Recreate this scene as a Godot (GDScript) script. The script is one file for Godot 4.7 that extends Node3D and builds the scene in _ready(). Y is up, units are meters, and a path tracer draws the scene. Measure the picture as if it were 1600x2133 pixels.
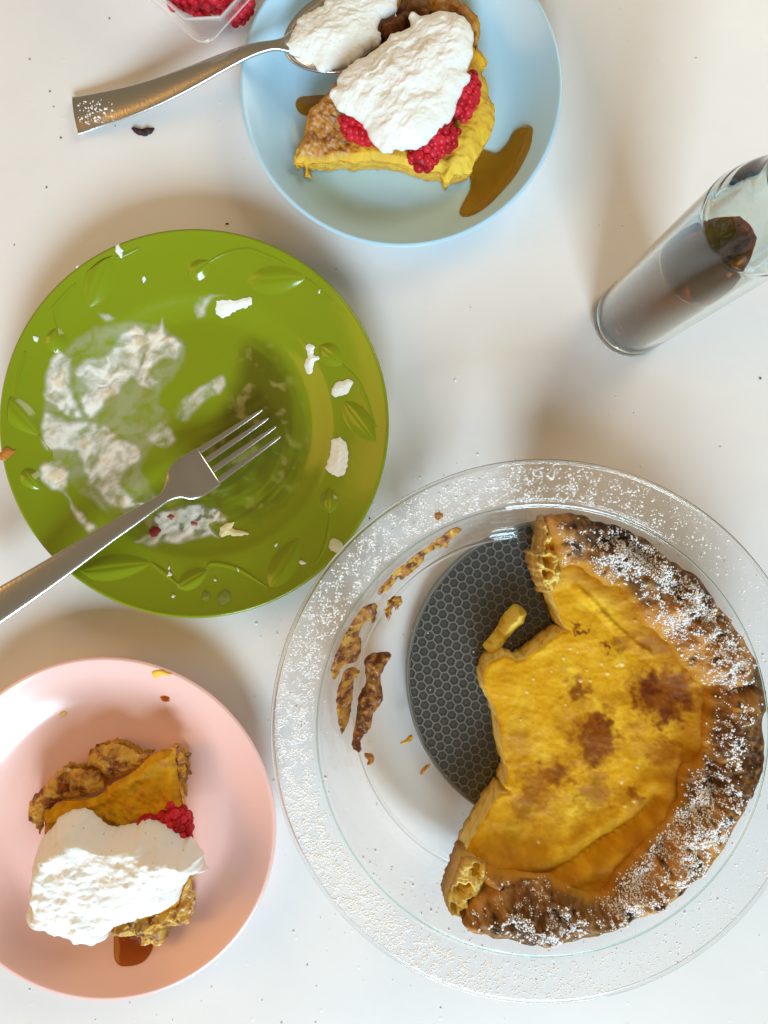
extends Node3D
# A breakfast table seen from straight above: plates, a glass dish with half a puffed oven pancake, a syrup bottle.
# World: y up, metres, table top at y = 0. The picture's right is +x, its bottom is +z.

const H := 0.40          # camera height
const S := 3850.0        # photograph pixels per metre on the table

var used := {}
var cache := {}
var M := {}
var N := {}
var rng := RandomNumberGenerator.new()

# ------------------------------------------------------------------ small helpers

func P(px: float, py: float, y := 0.0) -> Vector3:
	var k := (H - y) / H / S
	return Vector3((px - 800.0) * k, y, (py - 1066.5) * k)

func P2(px: float, py: float, y := 0.0) -> Vector2:
	var v := P(px, py, y)
	return Vector2(v.x, v.z)

# flat list of numbers of a blown-up view -> photograph pixels -> table plane at height y
func outline(a: Array, ox: float, oy: float, s: float, y: float) -> PackedVector2Array:
	var r := PackedVector2Array()
	for i in range(0, a.size(), 2):
		r.append(P2(ox + float(a[i]) * s, oy + float(a[i + 1]) * s, y))
	return r

func spline(p: PackedVector2Array, n := 5, closed := true) -> PackedVector2Array:
	var r := PackedVector2Array()
	var c := p.size()
	var last := c if closed else c - 1
	for i in last:
		var a := p[(i - 1 + c) % c] if closed else p[maxi(i - 1, 0)]
		var b := p[i]
		var d := p[(i + 1) % c]
		var e := p[(i + 2) % c] if closed else p[mini(i + 2, c - 1)]
		for k in n:
			r.append(b.cubic_interpolate(d, a, e, float(k) / n))
	if not closed:
		r.append(p[c - 1])
	return r

func rough(p: PackedVector2Array, amp: float, freq: float) -> PackedVector2Array:
	var r := PackedVector2Array()
	var n: FastNoiseLite = N.a
	for q in p:
		var v := q * freq
		r.append(q + Vector2(n.get_noise_2d(v.x, v.y), n.get_noise_2d(v.x + 57.0, v.y - 31.0)) * amp)
	return r

func noise(seed_: int, kind := FastNoiseLite.TYPE_SIMPLEX_SMOOTH, oct := 1) -> FastNoiseLite:
	var n := FastNoiseLite.new()
	n.seed = seed_
	n.noise_type = kind
	n.frequency = 1.0
	if oct > 1:
		n.fractal_type = FastNoiseLite.FRACTAL_FBM
		n.fractal_octaves = oct
	else:
		n.fractal_type = FastNoiseLite.FRACTAL_NONE
	return n

func sm(a: float, b: float, x: float) -> float:
	return smoothstep(a, b, x)

func numbered(called: String) -> String:
	if not used.has(called):
		used[called] = 0
		return called
	used[called] += 1
	return "%s_%03d" % [called, used[called]]

func tag(o: Node, label: String, category: String, group := "", kind := "") -> Node:
	if label != "": o.set_meta("label", label)
	if category != "": o.set_meta("category", category)
	if group != "": o.set_meta("group", group)
	if kind != "": o.set_meta("kind", kind)
	return o

func obj(called: String, mesh: Mesh, mat: Material, parent: Node = null) -> MeshInstance3D:
	var o := MeshInstance3D.new()
	o.mesh = mesh
	o.material_override = mat
	if parent == null:
		o.name = numbered(called)
		add_child(o)
	else:
		o.name = called
		parent.add_child(o, true)
	return o

func thing(called: String, label: String, category: String, at := Vector3.ZERO, group := "") -> Node3D:
	var o := Node3D.new()
	o.name = numbered(called)
	o.position = at
	add_child(o)
	tag(o, label, category, group)
	return o

func mk(v: PackedVector3Array, ix: PackedInt32Array, col := PackedColorArray(), uv := PackedVector2Array()) -> ArrayMesh:
	var a := []
	a.resize(Mesh.ARRAY_MAX)
	a[Mesh.ARRAY_VERTEX] = v
	a[Mesh.ARRAY_INDEX] = ix
	if col.size() == v.size(): a[Mesh.ARRAY_COLOR] = col
	if uv.size() == v.size(): a[Mesh.ARRAY_TEX_UV] = uv
	var st := SurfaceTool.new()
	st.create_from_arrays(a)
	st.generate_normals()
	return st.commit()

func shift(m: ArrayMesh, by: Vector3) -> ArrayMesh:
	var st := SurfaceTool.new()
	st.append_from(m, 0, Transform3D(Basis(), by))
	return st.commit()

func join(a: ArrayMesh, b: ArrayMesh) -> ArrayMesh:
	var st := SurfaceTool.new()
	st.append_from(a, 0, Transform3D())
	st.append_from(b, 0, Transform3D())
	return st.commit()

# ------------------------------------------------------------------ shape builders

# a closed profile (r, y) turned round the y axis; faces are turned outward
func lathe(prof: PackedVector2Array, seg := 160) -> ArrayMesh:
	var area := 0.0
	for i in prof.size() - 1:
		area += (prof[i + 1].y - prof[i].y) * (prof[i + 1].x + prof[i].x)
	var v := PackedVector3Array()
	var ix := PackedInt32Array()
	var n := prof.size()
	for j in seg:
		var t := TAU * j / seg
		for i in n:
			v.append(Vector3(prof[i].x * cos(t), prof[i].y, prof[i].x * sin(t)))
	for j in seg:
		var k := (j + 1) % seg
		for i in n - 1:
			var a := j * n + i
			var b := k * n + i
			if area < 0.0:
				ix.append_array([a, a + 1, b, b, a + 1, b + 1])
			else:
				ix.append_array([a, b, a + 1, b, b + 1, a + 1])
	return mk(v, ix)

# smooth a polyline profile, keeping its ends
func prof(a: Array, n := 4) -> PackedVector2Array:
	var p := PackedVector2Array()
	for i in range(0, a.size(), 2):
		p.append(Vector2(a[i], a[i + 1]))
	var s := spline(p, n, false)
	for i in s.size():
		s[i].x = maxf(s[i].x, 0.0)
	return s

func prof_y(p: PackedVector2Array, r: float) -> float:
	for i in p.size() - 1:
		if r <= p[i + 1].x:
			var d := p[i + 1].x - p[i].x
			return p[i].y if d < 1e-9 else lerpf(p[i].y, p[i + 1].y, clampf((r - p[i].x) / d, 0.0, 1.0))
	return p[p.size() - 1].y

# distance field of a polygon or polyline on a coarse grid
class Field:
	var x0 := 0.0
	var z0 := 0.0
	var c := 0.001
	var nx := 0
	var nz := 0
	var d := PackedFloat32Array()
	var poly: PackedVector2Array
	var closed := true
	var most := 0.0
	func near(p: Vector2) -> Vector3:
		var best := 1e9
		var bp := Vector2.ZERO
		var n := poly.size()
		for i in (n if closed else n - 1):
			var a := poly[i]
			var ab := poly[(i + 1) % n] - a
			var l := ab.length_squared()
			var q := a
			if l > 1e-14:
				q = a + ab * clampf((p - a).dot(ab) / l, 0.0, 1.0)
			var e := q.distance_squared_to(p)
			if e < best:
				best = e
				bp = q
		return Vector3(bp.x, bp.y, sqrt(best))
	func build(pl: PackedVector2Array, is_closed: bool, cell: float, box: Rect2) -> void:
		poly = pl
		closed = is_closed
		c = cell
		x0 = box.position.x - 2.0 * c
		z0 = box.position.y - 2.0 * c
		nx = int(ceil(box.size.x / c)) + 5
		nz = int(ceil(box.size.y / c)) + 5
		d.resize(nx * nz)
		for j in nz:
			for i in nx:
				var p := Vector2(x0 + i * c, z0 + j * c)
				var e := near(p).z
				if closed and not Geometry2D.is_point_in_polygon(p, poly):
					e = -e
				d[j * nx + i] = e
				most = maxf(most, e)
	func at(p: Vector2) -> float:
		var u := clampf((p.x - x0) / c, 0.0, nx - 1.001)
		var w := clampf((p.y - z0) / c, 0.0, nz - 1.001)
		var i := int(u)
		var j := int(w)
		u -= i
		w -= j
		var k := j * nx + i
		return lerpf(lerpf(d[k], d[k + 1], u), lerpf(d[k + nx], d[k + nx + 1], u), w)

func bounds(p: PackedVector2Array) -> Rect2:
	var r := Rect2(p[0], Vector2.ZERO)
	for q in p: r = r.expand(q)
	return r

func field(p: PackedVector2Array, closed := true, cell := 0.002, box := Rect2()) -> Field:
	var f := Field.new()
	f.build(p, closed, cell, box if box.size.x > 0.0 else bounds(p))
	return f

# A surface over a closed outline. top(p, d, most) returns a Color whose rgb is the colour and whose a is the height.
# under(p, d, most), if given, returns the height of the underside. clear(p, d) gives an alpha for films.
func sheet(poly: PackedVector2Array, cell: float, top: Callable, under = null, clear = null) -> ArrayMesh:
	var box := bounds(poly)
	var f := field(poly, true, cell * 4.0)
	f.most = maxf(f.most, cell)
	var x0 := box.position.x - cell * 1.5
	var z0 := box.position.y - cell * 1.5
	var nx := int(box.size.x / cell) + 5
	var nz := int(box.size.y / cell) + 5
	var id := PackedInt32Array()
	id.resize(nx * nz)
	id.fill(-1)
	var inside := PackedByteArray()
	inside.resize(nx * nz)
	var v := PackedVector3Array()
	var col := PackedColorArray()
	var low := PackedVector3Array()
	var has_low := under != null
	var has_clear := clear != null
	for j in nz:
		for i in nx:
			var p := Vector2(x0 + i * cell, z0 + j * cell)
			var d := f.at(p)
			if d < -cell * 6.0: continue
			if d < cell * 6.0:
				var q := f.near(p)
				d = q.z if Geometry2D.is_point_in_polygon(p, poly) else -q.z
				if d < -cell * 1.5: continue
				if d <= 0.0:
					p = Vector2(q.x, q.y)
			var k := j * nx + i
			if d > 0.0: inside[k] = 1
			d = maxf(d, 0.0)
			id[k] = v.size()
			var c: Color = top.call(p, d, f.most)
			v.append(Vector3(p.x, c.a, p.y))
			if has_low: low.append(Vector3(p.x, minf(under.call(p, d, f.most), c.a), p.y))
			c.a = clear.call(p, d) if has_clear else 1.0
			col.append(c)
	var ix := PackedInt32Array()
	for j in nz - 1:
		for i in nx - 1:
			var k := j * nx + i
			if inside[k] + inside[k + 1] + inside[k + nx] + inside[k + nx + 1] == 0: continue
			var a := id[k]
			var b := id[k + 1]
			var c := id[k + nx]
			var d := id[k + nx + 1]
			if a >= 0 and b >= 0 and d >= 0: ix.append_array([a, b, d])
			elif a >= 0 and b >= 0 and c >= 0: ix.append_array([a, b, c])
			if a >= 0 and d >= 0 and c >= 0: ix.append_array([a, d, c])
			elif b >= 0 and d >= 0 and c >= 0: ix.append_array([b, d, c])
	if has_low:
		var n := v.size()
		v.append_array(low)
		col.append_array(col.duplicate())
		var m := ix.size()
		for t in range(0, m, 3):
			ix.append_array([ix[t] + n, ix[t + 2] + n, ix[t + 1] + n])
	return mk(v, ix, col)

# the side of a cut piece: from ytop(p) at the outline down to ybot, leaning outward by lean, torn by amp
func skirt(poly: PackedVector2Array, ytop: Callable, ybot: Callable, lean: float, amp: float, color: Callable, rows := 8) -> ArrayMesh:
	var n := poly.size()
	var turn := 0.0
	for i in n:
		turn += poly[i].cross(poly[(i + 1) % n])
	var sgn := signf(turn)
	var v := PackedVector3Array()
	var col := PackedColorArray()
	var ix := PackedInt32Array()
	var nn: FastNoiseLite = N.a
	for i in n:
		var t := (poly[(i + 1) % n] - poly[(i - 1 + n) % n]).normalized()
		var o := Vector2(t.y, -t.x) * sgn
		var a: float = ytop.call(poly[i])
		var b: float = ybot.call(poly[i])
		for r in rows + 1:
			var s := float(r) / rows
			var y := lerpf(a, b, s)
			var q := poly[i] + o * (lean * s)
			var e := nn.get_noise_3d(q.x * 420.0, y * 420.0, q.y * 420.0) * amp * minf(s * 4.0, 1.0)
			q += o * e
			v.append(Vector3(q.x, y, q.y))
			var c: Color = color.call(q, s)
			c.a = 1.0
			col.append(c)
	var w := rows + 1
	for i in n:
		var k := ((i + 1) % n) * w
		for r in rows:
			var a := i * w + r
			var b := k + r
			if sgn > 0.0: ix.append_array([a, a + 1, b, b, a + 1, b + 1])
			else: ix.append_array([a, b, a + 1, b, b + 1, a + 1])
	return mk(v, ix, col)

# a bar along stations [x, y, z, half width], with a rounded cross section of the given thickness
func bar(st: Array, thick: float, dish := 0.0, sub := 5, seg := 14) -> ArrayMesh:
	var c := PackedVector3Array()
	var w := PackedFloat32Array()
	for i in st.size() - 1:
		var p0: Array = st[maxi(i - 1, 0)]
		var p1: Array = st[i]
		var p2: Array = st[i + 1]
		var p3: Array = st[mini(i + 2, st.size() - 1)]
		for k in sub:
			var t := float(k) / sub
			var a := Vector3(p1[0], p1[1], p1[2]).cubic_interpolate(Vector3(p2[0], p2[1], p2[2]), Vector3(p0[0], p0[1], p0[2]), Vector3(p3[0], p3[1], p3[2]), t)
			c.append(a)
			w.append(cubic_interpolate(p1[3], p2[3], p0[3], p3[3], t))
	var e: Array = st[st.size() - 1]
	c.append(Vector3(e[0], e[1], e[2]))
	w.append(e[3])
	var v := PackedVector3Array()
	var ix := PackedInt32Array()
	var n := c.size()
	for i in n:
		var t := (c[mini(i + 1, n - 1)] - c[maxi(i - 1, 0)]).normalized()
		var side := t.cross(Vector3.UP).normalized()
		var up := side.cross(t)
		for j in seg:
			var a := TAU * j / seg
			var x := signf(cos(a)) * pow(absf(cos(a)), 0.6)
			var y := signf(sin(a)) * pow(absf(sin(a)), 0.6)
			v.append(c[i] + side * (x * w[i]) + up * (y * thick * 0.5 + dish * (x * x - 0.5) * w[i]))
	for i in n - 1:
		for j in seg:
			var a := i * seg + j
			var b := i * seg + (j + 1) % seg
			ix.append_array([a, b, a + seg, b, b + seg, a + seg])
	for cap in 2:
		var base := 0 if cap == 0 else (n - 1) * seg
		var mid := v.size()
		v.append(c[0] if cap == 0 else c[n - 1])
		for j in seg:
			var a := base + j
			var b := base + (j + 1) % seg
			if cap == 0: ix.append_array([mid, b, a])
			else: ix.append_array([mid, a, b])
	return mk(v, ix)

func bar_px(a: Array, thick: float, dish := 0.0, sub := 5, seg := 14) -> ArrayMesh:
	# rows of px, py, y, half width in millimetres
	var st := []
	for r in a:
		var p := P(r[0], r[1], r[2])
		st.append([p.x, p.y, p.z, r[3] * 0.001])
	return bar(st, thick, dish, sub, seg)

# lofted rings: rows of [half size, corner cut, y]; eight-cornered with rounded corners
func box_ring(half: float, cut: float, y: float, soft: float) -> PackedVector3Array:
	var r := PackedVector3Array()
	for q in 4:
		var rot := Basis(Vector3.UP, -PI / 2 * q)
		for k in 7:
			var t := k / 6.0
			var p := Vector3(half, 0, half - cut).lerp(Vector3(half - cut, 0, half), t)
			var round_p := Vector3(half - cut, 0, half - cut) + Vector3(cos(t * PI / 2), 0, sin(t * PI / 2)) * cut
			p = p.lerp(round_p, soft)
			r.append(rot * Vector3(p.x, y, p.z))
	return r

func loft(rings: Array) -> ArrayMesh:
	var v := PackedVector3Array()
	var ix := PackedInt32Array()
	var n: int = rings[0].size()
	for r in rings: v.append_array(r)
	for i in rings.size() - 1:
		for j in n:
			var a := i * n + j
			var b := i * n + (j + 1) % n
			ix.append_array([a, b, a + n, b, b + n, a + n])
	return mk(v, ix)

# ------------------------------------------------------------------ materials

func mat(called: String, lin: Color, roughness := 0.5, metallic := 0.0) -> StandardMaterial3D:
	var m := StandardMaterial3D.new()
	m.resource_name = called
	m.albedo_color = lin.linear_to_srgb()
	m.roughness = roughness
	m.metallic = metallic
	M[called] = m
	return m

func vmat(called: String, roughness := 0.5) -> StandardMaterial3D:
	var m := mat(called, Color(1, 1, 1), roughness)
	m.vertex_color_use_as_albedo = true
	return m

func noise_tex(seed_: int, freq: float, size := 512, oct := 4, kind := FastNoiseLite.TYPE_SIMPLEX_SMOOTH) -> NoiseTexture2D:
	var n := noise(seed_, kind, oct)
	n.frequency = freq
	var t := NoiseTexture2D.new()
	t.width = size
	t.height = size
	t.seamless = true
	t.noise = n
	return t

func relief(m: StandardMaterial3D, tex: Texture2D, cm: float, per_metre: float) -> void:
	m.heightmap_enabled = true
	m.heightmap_texture = tex
	m.heightmap_scale = cm
	m.uv1_triplanar = true
	m.uv1_world_triplanar = true
	m.uv1_scale = Vector3.ONE * per_metre

func grain_color(m: StandardMaterial3D, tex: NoiseTexture2D, lo: Color, hi: Color) -> void:
	var g := Gradient.new()
	g.set_color(0, lo)
	g.set_color(1, hi)
	tex.color_ramp = g
	m.albedo_texture = tex

func make_materials() -> void:
	N.a = noise(11)
	N.b = noise(23, FastNoiseLite.TYPE_SIMPLEX_SMOOTH, 3)
	N.c = noise(37, FastNoiseLite.TYPE_SIMPLEX_SMOOTH, 5)
	var cell := noise(51, FastNoiseLite.TYPE_CELLULAR)
	cell.cellular_return_type = FastNoiseLite.RETURN_DISTANCE
	N.cell = cell
	var ridge := noise(61, FastNoiseLite.TYPE_SIMPLEX_SMOOTH)
	ridge.fractal_type = FastNoiseLite.FRACTAL_RIDGED
	ridge.fractal_octaves = 3
	N.ridge = ridge
	var fine := noise_tex(5, 0.02, 512, 5)
	var pits := noise_tex(9, 0.05, 512, 3, FastNoiseLite.TYPE_CELLULAR)

	var t := mat("table_laminate", Color(1, 1, 1), 0.34)
	grain_color(t, noise_tex(71, 0.006, 1024, 5), Color(0.925, 0.92, 0.915), Color(0.94, 0.935, 0.93))
	var bumps := noise_tex(83, 0.010, 1024, 1, FastNoiseLite.TYPE_CELLULAR)
	(bumps.noise as FastNoiseLite).cellular_return_type = FastNoiseLite.RETURN_DISTANCE
	var ramp := Gradient.new()
	ramp.set_color(0, Color.WHITE)
	ramp.set_color(1, Color.BLACK)
	ramp.set_offset(1, 0.035)
	bumps.color_ramp = ramp
	relief(t, bumps, 0.010, 3.1)
	var m := mat("blue_plastic", Color(0.46, 0.70, 0.86), 0.22)
	relief(m, fine, 0.002, 30.0)
	m = mat("pink_plastic", Color(0.93, 0.60, 0.54), 0.22)
	relief(m, fine, 0.002, 30.0)
	m = mat("green_glaze", Color(0.225, 0.285, 0.008), 0.15)
	relief(m, fine, 0.003, 20.0)
	m = mat("steel", Color(0.76, 0.74, 0.71), 0.24, 1.0)
	relief(m, noise_tex(13, 0.03, 512, 4), 0.004, 30.0)
	m = mat("clear_glass", Color(0.99, 1.0, 0.995, 0.0), 0.0)
	m.albedo_color.a = 0.0
	m.transparency = BaseMaterial3D.TRANSPARENCY_ALPHA
	m.refraction_enabled = true
	m.refraction_scale = 0.05
	m = mat("thin_glass", Color(0.95, 1.0, 0.98, 0.03), 0.0)
	m.albedo_color.a = 0.02
	m.transparency = BaseMaterial3D.TRANSPARENCY_ALPHA
	m = mat("green_glass", Color(0.72, 0.95, 0.90, 0.0), 0.0)
	m.albedo_color.a = 0.0
	m.transparency = BaseMaterial3D.TRANSPARENCY_ALPHA
	m.refraction_enabled = true
	m.refraction_scale = 0.05
	m = mat("bottle_glass", Color(0.90, 0.97, 0.94, 0.0), 0.0)
	m.albedo_color.a = 0.0
	m.transparency = BaseMaterial3D.TRANSPARENCY_ALPHA
	m.refraction_enabled = true
	m.refraction_scale = 0.05
	m = mat("bottle_syrup", Color(0.15, 0.030, 0.004, 0.0), 0.0)
	m.albedo_color.a = 0.0
	m.transparency = BaseMaterial3D.TRANSPARENCY_ALPHA
	m.refraction_enabled = true
	m.refraction_scale = 0.047
	m = mat("punnet_plastic", Color(0.95, 0.95, 0.96, 0.06), 0.05)
	m.albedo_color.a = 0.06
	m.transparency = BaseMaterial3D.TRANSPARENCY_ALPHA
	m.cull_mode = BaseMaterial3D.CULL_DISABLED
	m = mat("frosted_plastic", Color(0.80, 0.78, 0.79, 0.3), 0.3)
	m.albedo_color.a = 0.34
	m.transparency = BaseMaterial3D.TRANSPARENCY_ALPHA
	m.clearcoat_enabled = true
	m.clearcoat = 1.0
	m.clearcoat_roughness = 0.05
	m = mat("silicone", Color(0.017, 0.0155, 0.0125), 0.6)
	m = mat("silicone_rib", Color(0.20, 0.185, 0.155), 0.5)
	m = vmat("custard", 0.55)
	relief(m, fine, 0.009, 45.0)
	m.metallic_specular = 0.25
	m = vmat("crumb", 0.7)
	relief(m, pits, 0.05, 60.0)
	m = vmat("crust", 0.62)
	m.metallic_specular = 0.3
	relief(m, fine, 0.035, 60.0)
	m = vmat("cream", 0.5)
	m.subsurf_scatter_enabled = true
	m.subsurf_scatter_strength = 0.22
	relief(m, noise_tex(19, 0.02, 512, 5), 0.007, 40.0)
	m = vmat("cream_film", 0.3)
	m.clearcoat_enabled = true
	m.clearcoat = 0.5
	m.clearcoat_roughness = 0.1
	m.transparency = BaseMaterial3D.TRANSPARENCY_ALPHA
	m = vmat("syrup", 0.3)
	m.transparency = BaseMaterial3D.TRANSPARENCY_ALPHA
	m.clearcoat_enabled = true
	m.clearcoat = 1.0
	m.clearcoat_roughness = 0.04
	for k in 2:
		m = mat(["syrup_on_blue", "syrup_on_pink"][k], [Color(1.0, 0.32, 0.014), Color(0.55, 0.16, 0.006)][k], 0.03)
		m.albedo_color.a = 0.0
		m.transparency = BaseMaterial3D.TRANSPARENCY_ALPHA
		m.refraction_enabled = true
		m.refraction_scale = 0.045
	m = mat("raspberry", Color(0.54, 0.008, 0.018), 0.36)
	m.clearcoat_enabled = true
	m.clearcoat = 0.2
	m.clearcoat_roughness = 0.3
	for k in 3:
		m = mat("drupelet_%d" % k, [Color(0.56, 0.010, 0.022), Color(0.42, 0.006, 0.014), Color(0.64, 0.022, 0.045)][k], 0.38)
		m.metallic_specular = 0.35
	mat("raspberry_deep", Color(0.30, 0.004, 0.012), 0.5)
	mat("sugar", Color(0.94, 0.94, 0.94), 0.8)
	mat("char", Color(0.035, 0.010, 0.008), 0.7)
	mat("speck", Color(0.03, 0.025, 0.02), 0.8)

# ------------------------------------------------------------------ the scene

func _ready() -> void:
	var cam := Camera3D.new()
	cam.name = "camera"
	add_child(cam)
	cam.look_at_from_position(Vector3(0, H, 0), Vector3(0, 0, 0), Vector3(0, 0, -1))
	cam.fov = rad_to_deg(2.0 * atan(1066.5 / (S * H)))
	cam.near = 0.01
	cam.far = 20.0
	cam.current = true
	var env := Environment.new()
	env.background_mode = Environment.BG_COLOR      # the warm, dim room
	env.background_color = Color(0.155, 0.124, 0.08).linear_to_srgb()
	env.tonemap_mode = Environment.TONE_MAPPER_LINEAR
	env.tonemap_exposure = 1.36
	env.sdfgi_enabled = true
	env.ssao_enabled = true
	env.ssil_enabled = true
	var we := WorldEnvironment.new()
	we.name = "world_environment"
	we.environment = env
	add_child(we)
	window_light("window_light", Vector3(0.32, 1.75, 2.85), Vector2(1.5, 1.2), Color(0.82, 0.93, 1.0), 11.3)
	window_light("left_lamp_light", Vector3(-1.40, 0.90, -0.10), Vector2(0.9, 0.9), Color(1.0, 0.72, 0.32), 0.58)
	window_light("right_lamp_light", Vector3(1.20, 1.10, -1.30), Vector2(1.0, 1.0), Color(1.0, 0.95, 0.86), 1.15)
	make_materials()
	build_table()
	build_plates()
	build_trivet()
	build_dish()
	build_bottle()
	build_punnet()
	build_pancake()
	build_fragments()
	build_blue_slice()
	build_pink_slice()
	build_residue()
	build_cutlery()
	build_small()

func window_light(called: String, at: Vector3, size: Vector2, color: Color, energy: float) -> void:
	var l := AreaLight3D.new()
	l.name = called
	l.area_size = size
	l.light_color = color
	l.light_energy = energy
	l.shadow_enabled = true
	l.area_range = 8.0
	l.area_attenuation = 2.0
	add_child(l)
	l.look_at_from_position(at, Vector3.ZERO, Vector3.UP)

func build_table() -> void:
	var b := BoxMesh.new()
	b.size = Vector3(1.6, 0.03, 1.3)
	var o := obj("table_top", b, M.table_laminate)
	o.position = Vector3(0, -0.015, 0)
	tag(o, "", "", "", "structure")

var blue_c := Vector3()
var pink_c := Vector3()
var green_c := Vector3()
var blue_p: PackedVector2Array
var pink_p: PackedVector2Array
var green_p: PackedVector2Array

func blue_y(p: Vector2) -> float: return prof_y(blue_p, p.distance_to(Vector2(blue_c.x, blue_c.z)))
func pink_y(p: Vector2) -> float: return prof_y(pink_p, p.distance_to(Vector2(pink_c.x, pink_c.z)))
func green_y(p: Vector2) -> float: return prof_y(green_p, p.distance_to(Vector2(green_c.x, green_c.z)))

func build_plates() -> void:
	blue_c = P(836, 178, 0.02); blue_c.y = 0.0
	pink_c = P(217, 1727, 0.02); pink_c.y = 0.0
	green_c = P(404, 882, 0.022); green_c.y = 0.0
	blue_p = prof([0.0, 0.0035, 0.03, 0.0035, 0.050, 0.0036, 0.058, 0.0045, 0.066, 0.0085, 0.0745, 0.0150, 0.0803, 0.0195, 0.0816, 0.0202, 0.0824, 0.0200])
	pink_p = prof([0.0, 0.0035, 0.03, 0.0035, 0.053, 0.0036, 0.062, 0.0045, 0.070, 0.0085, 0.0795, 0.0150, 0.0857, 0.0195, 0.0870, 0.0202, 0.0878, 0.0200])
	var under_b := prof([0.0824, 0.0200, 0.0826, 0.0190, 0.0760, 0.0132, 0.0675, 0.0065, 0.059, 0.0022, 0.054, 0.0006, 0.050, 0.0006, 0.048, 0.0018, 0.0, 0.0018])
	var under_p := prof([0.0878, 0.0200, 0.0880, 0.0190, 0.0810, 0.0132, 0.0720, 0.0065, 0.063, 0.0022, 0.058, 0.0006, 0.054, 0.0006, 0.052, 0.0018, 0.0, 0.0018])
	var full := blue_p.duplicate(); full.append_array(under_b)
	var o := obj("plate", lathe(full, 192), M.blue_plastic)
	o.position = blue_c
	tag(o, "pale blue plastic plate with a pancake slice and syrup puddles", "plate", "plates on the table")
	full = pink_p.duplicate(); full.append_array(under_p)
	o = obj("plate", lathe(full, 192), M.pink_plastic)
	o.position = pink_c
	tag(o, "pale pink plastic plate below the green plate", "plate", "plates on the table")
	green_p = prof([0.0, 0.0055, 0.035, 0.0055, 0.052, 0.0056, 0.058, 0.0062, 0.064, 0.0086, 0.0690, 0.0114, 0.0730, 0.0128, 0.080, 0.0149, 0.0900, 0.0186, 0.0965, 0.0214, 0.0985, 0.0223, 0.0995, 0.0218])
	var under_g := prof([0.0995, 0.0218, 0.0996, 0.0204, 0.0970, 0.0178, 0.0900, 0.0145, 0.075, 0.0096, 0.067, 0.0066, 0.061, 0.0030, 0.058, 0.0005, 0.054, 0.0005, 0.052, 0.0022, 0.0, 0.0022])
	full = green_p.duplicate(); full.append_array(under_g)
	var g := thing("plate", "glossy green plate with embossed leaves and cream smears", "plate", green_c, "plates on the table")
	obj("dish_body", lathe(full, 220), M.green_glaze, g)
	# raised leaves and vines round the flange: x, y of both ends and width, in pixels of a blown-up view
	var leaves := [[995, 240, 1245, 236, 88], [352, 345, 462, 128, 84], [758, 222, 850, 160, 60], [218, 535, 232, 432, 66],
		[34, 718, 150, 870, 84], [1296, 500, 1390, 580, 72], [1396, 728, 1528, 902, 78], [1100, 1488, 1216, 1288, 90],
		[330, 1424, 604, 1392, 84], [718, 1492, 836, 1424, 62], [1334, 1190, 1338, 1085, 64], [100, 1010, 160, 1090, 60]]
	for l in leaves:
		obj("leaf", green_leaf(l), M.green_glaze, g)
	var vines := [[845, 165, 910, 133, 1000, 118, 1100, 128, 1180, 165], [230, 440, 214, 385, 232, 290, 280, 222], [465, 128, 500, 105, 560, 92],
		[1390, 580, 1450, 640, 1490, 720, 1530, 840], [1338, 1190, 1340, 1250, 1325, 1320, 1290, 1390], [836, 1430, 850, 1400, 960, 1420, 1090, 1490],
		[604, 1392, 650, 1430, 720, 1480], [150, 870, 190, 950, 160, 1010], [20, 700, 30, 620, 80, 520], [1245, 238, 1300, 275, 1360, 330]]
	for w in vines:
		var pl := spline(outline(w, 0, 460, 0.5125, 0.018), 6, false)
		var st := []
		for i in pl.size():
			var e := float(i) / (pl.size() - 1)
			var off := (pl[i] - Vector2(green_c.x, green_c.z)).limit_length(0.0945)
			pl[i] = Vector2(green_c.x, green_c.z) + off
			st.append([pl[i].x - green_c.x, green_y(pl[i]) - 0.00034, pl[i].y - green_c.z, 0.0010 * (0.35 + sin(PI * clampf(e, 0.05, 0.95)))])
		obj("vine", bar(st, 0.0012, 0.0, 2, 10), M.green_glaze, g)

func green_leaf(l: Array) -> ArrayMesh:
	var a := P2(l[0] * 0.5125, 460 + l[1] * 0.5125, 0.018)
	var b := P2(l[2] * 0.5125, 460 + l[3] * 0.5125, 0.018)
	var w: float = l[4] * 0.5125 / S * 0.62
	var mid := (a + b) * 0.5
	var ax := (b - a) * 0.5
	var pe := Vector2(-ax.y, ax.x).normalized()
	var v := PackedVector3Array()
	var ix := PackedInt32Array()
	var nu := 40
	var nv := 22
	for i in nu + 1:
		var u := -1.0 + 2.0 * i / nu
		var wide := w * pow(maxf(1.0 - u * u, 0.0), 0.75) * (1.0 - 0.18 * u)
		for j in nv + 1:
			var s := -1.0 + 2.0 * j / nv
			var p := mid + ax * u + pe * (s * wide)
			p = Vector2(green_c.x, green_c.z) + (p - Vector2(green_c.x, green_c.z)).limit_length(0.0955)
			var edge := (1.0 - s * s)
			var h := 0.0021 * pow(edge, 1.5) * pow(maxf(1.0 - u * u, 0.0), 1.0) - 0.00045 * exp(-s * s * 40.0) * (1.0 - u * u)
			v.append(Vector3(p.x - green_c.x, green_y(p) + h - 0.00006, p.y - green_c.z))
	for i in nu:
		for j in nv:
			var k := i * (nv + 1) + j
			ix.append_array([k, k + nv + 1, k + 1, k + 1, k + nv + 1, k + nv + 2])
	return mk(v, ix)

# ------------------------------------------------------------------ trivet, dish, bottle

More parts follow.
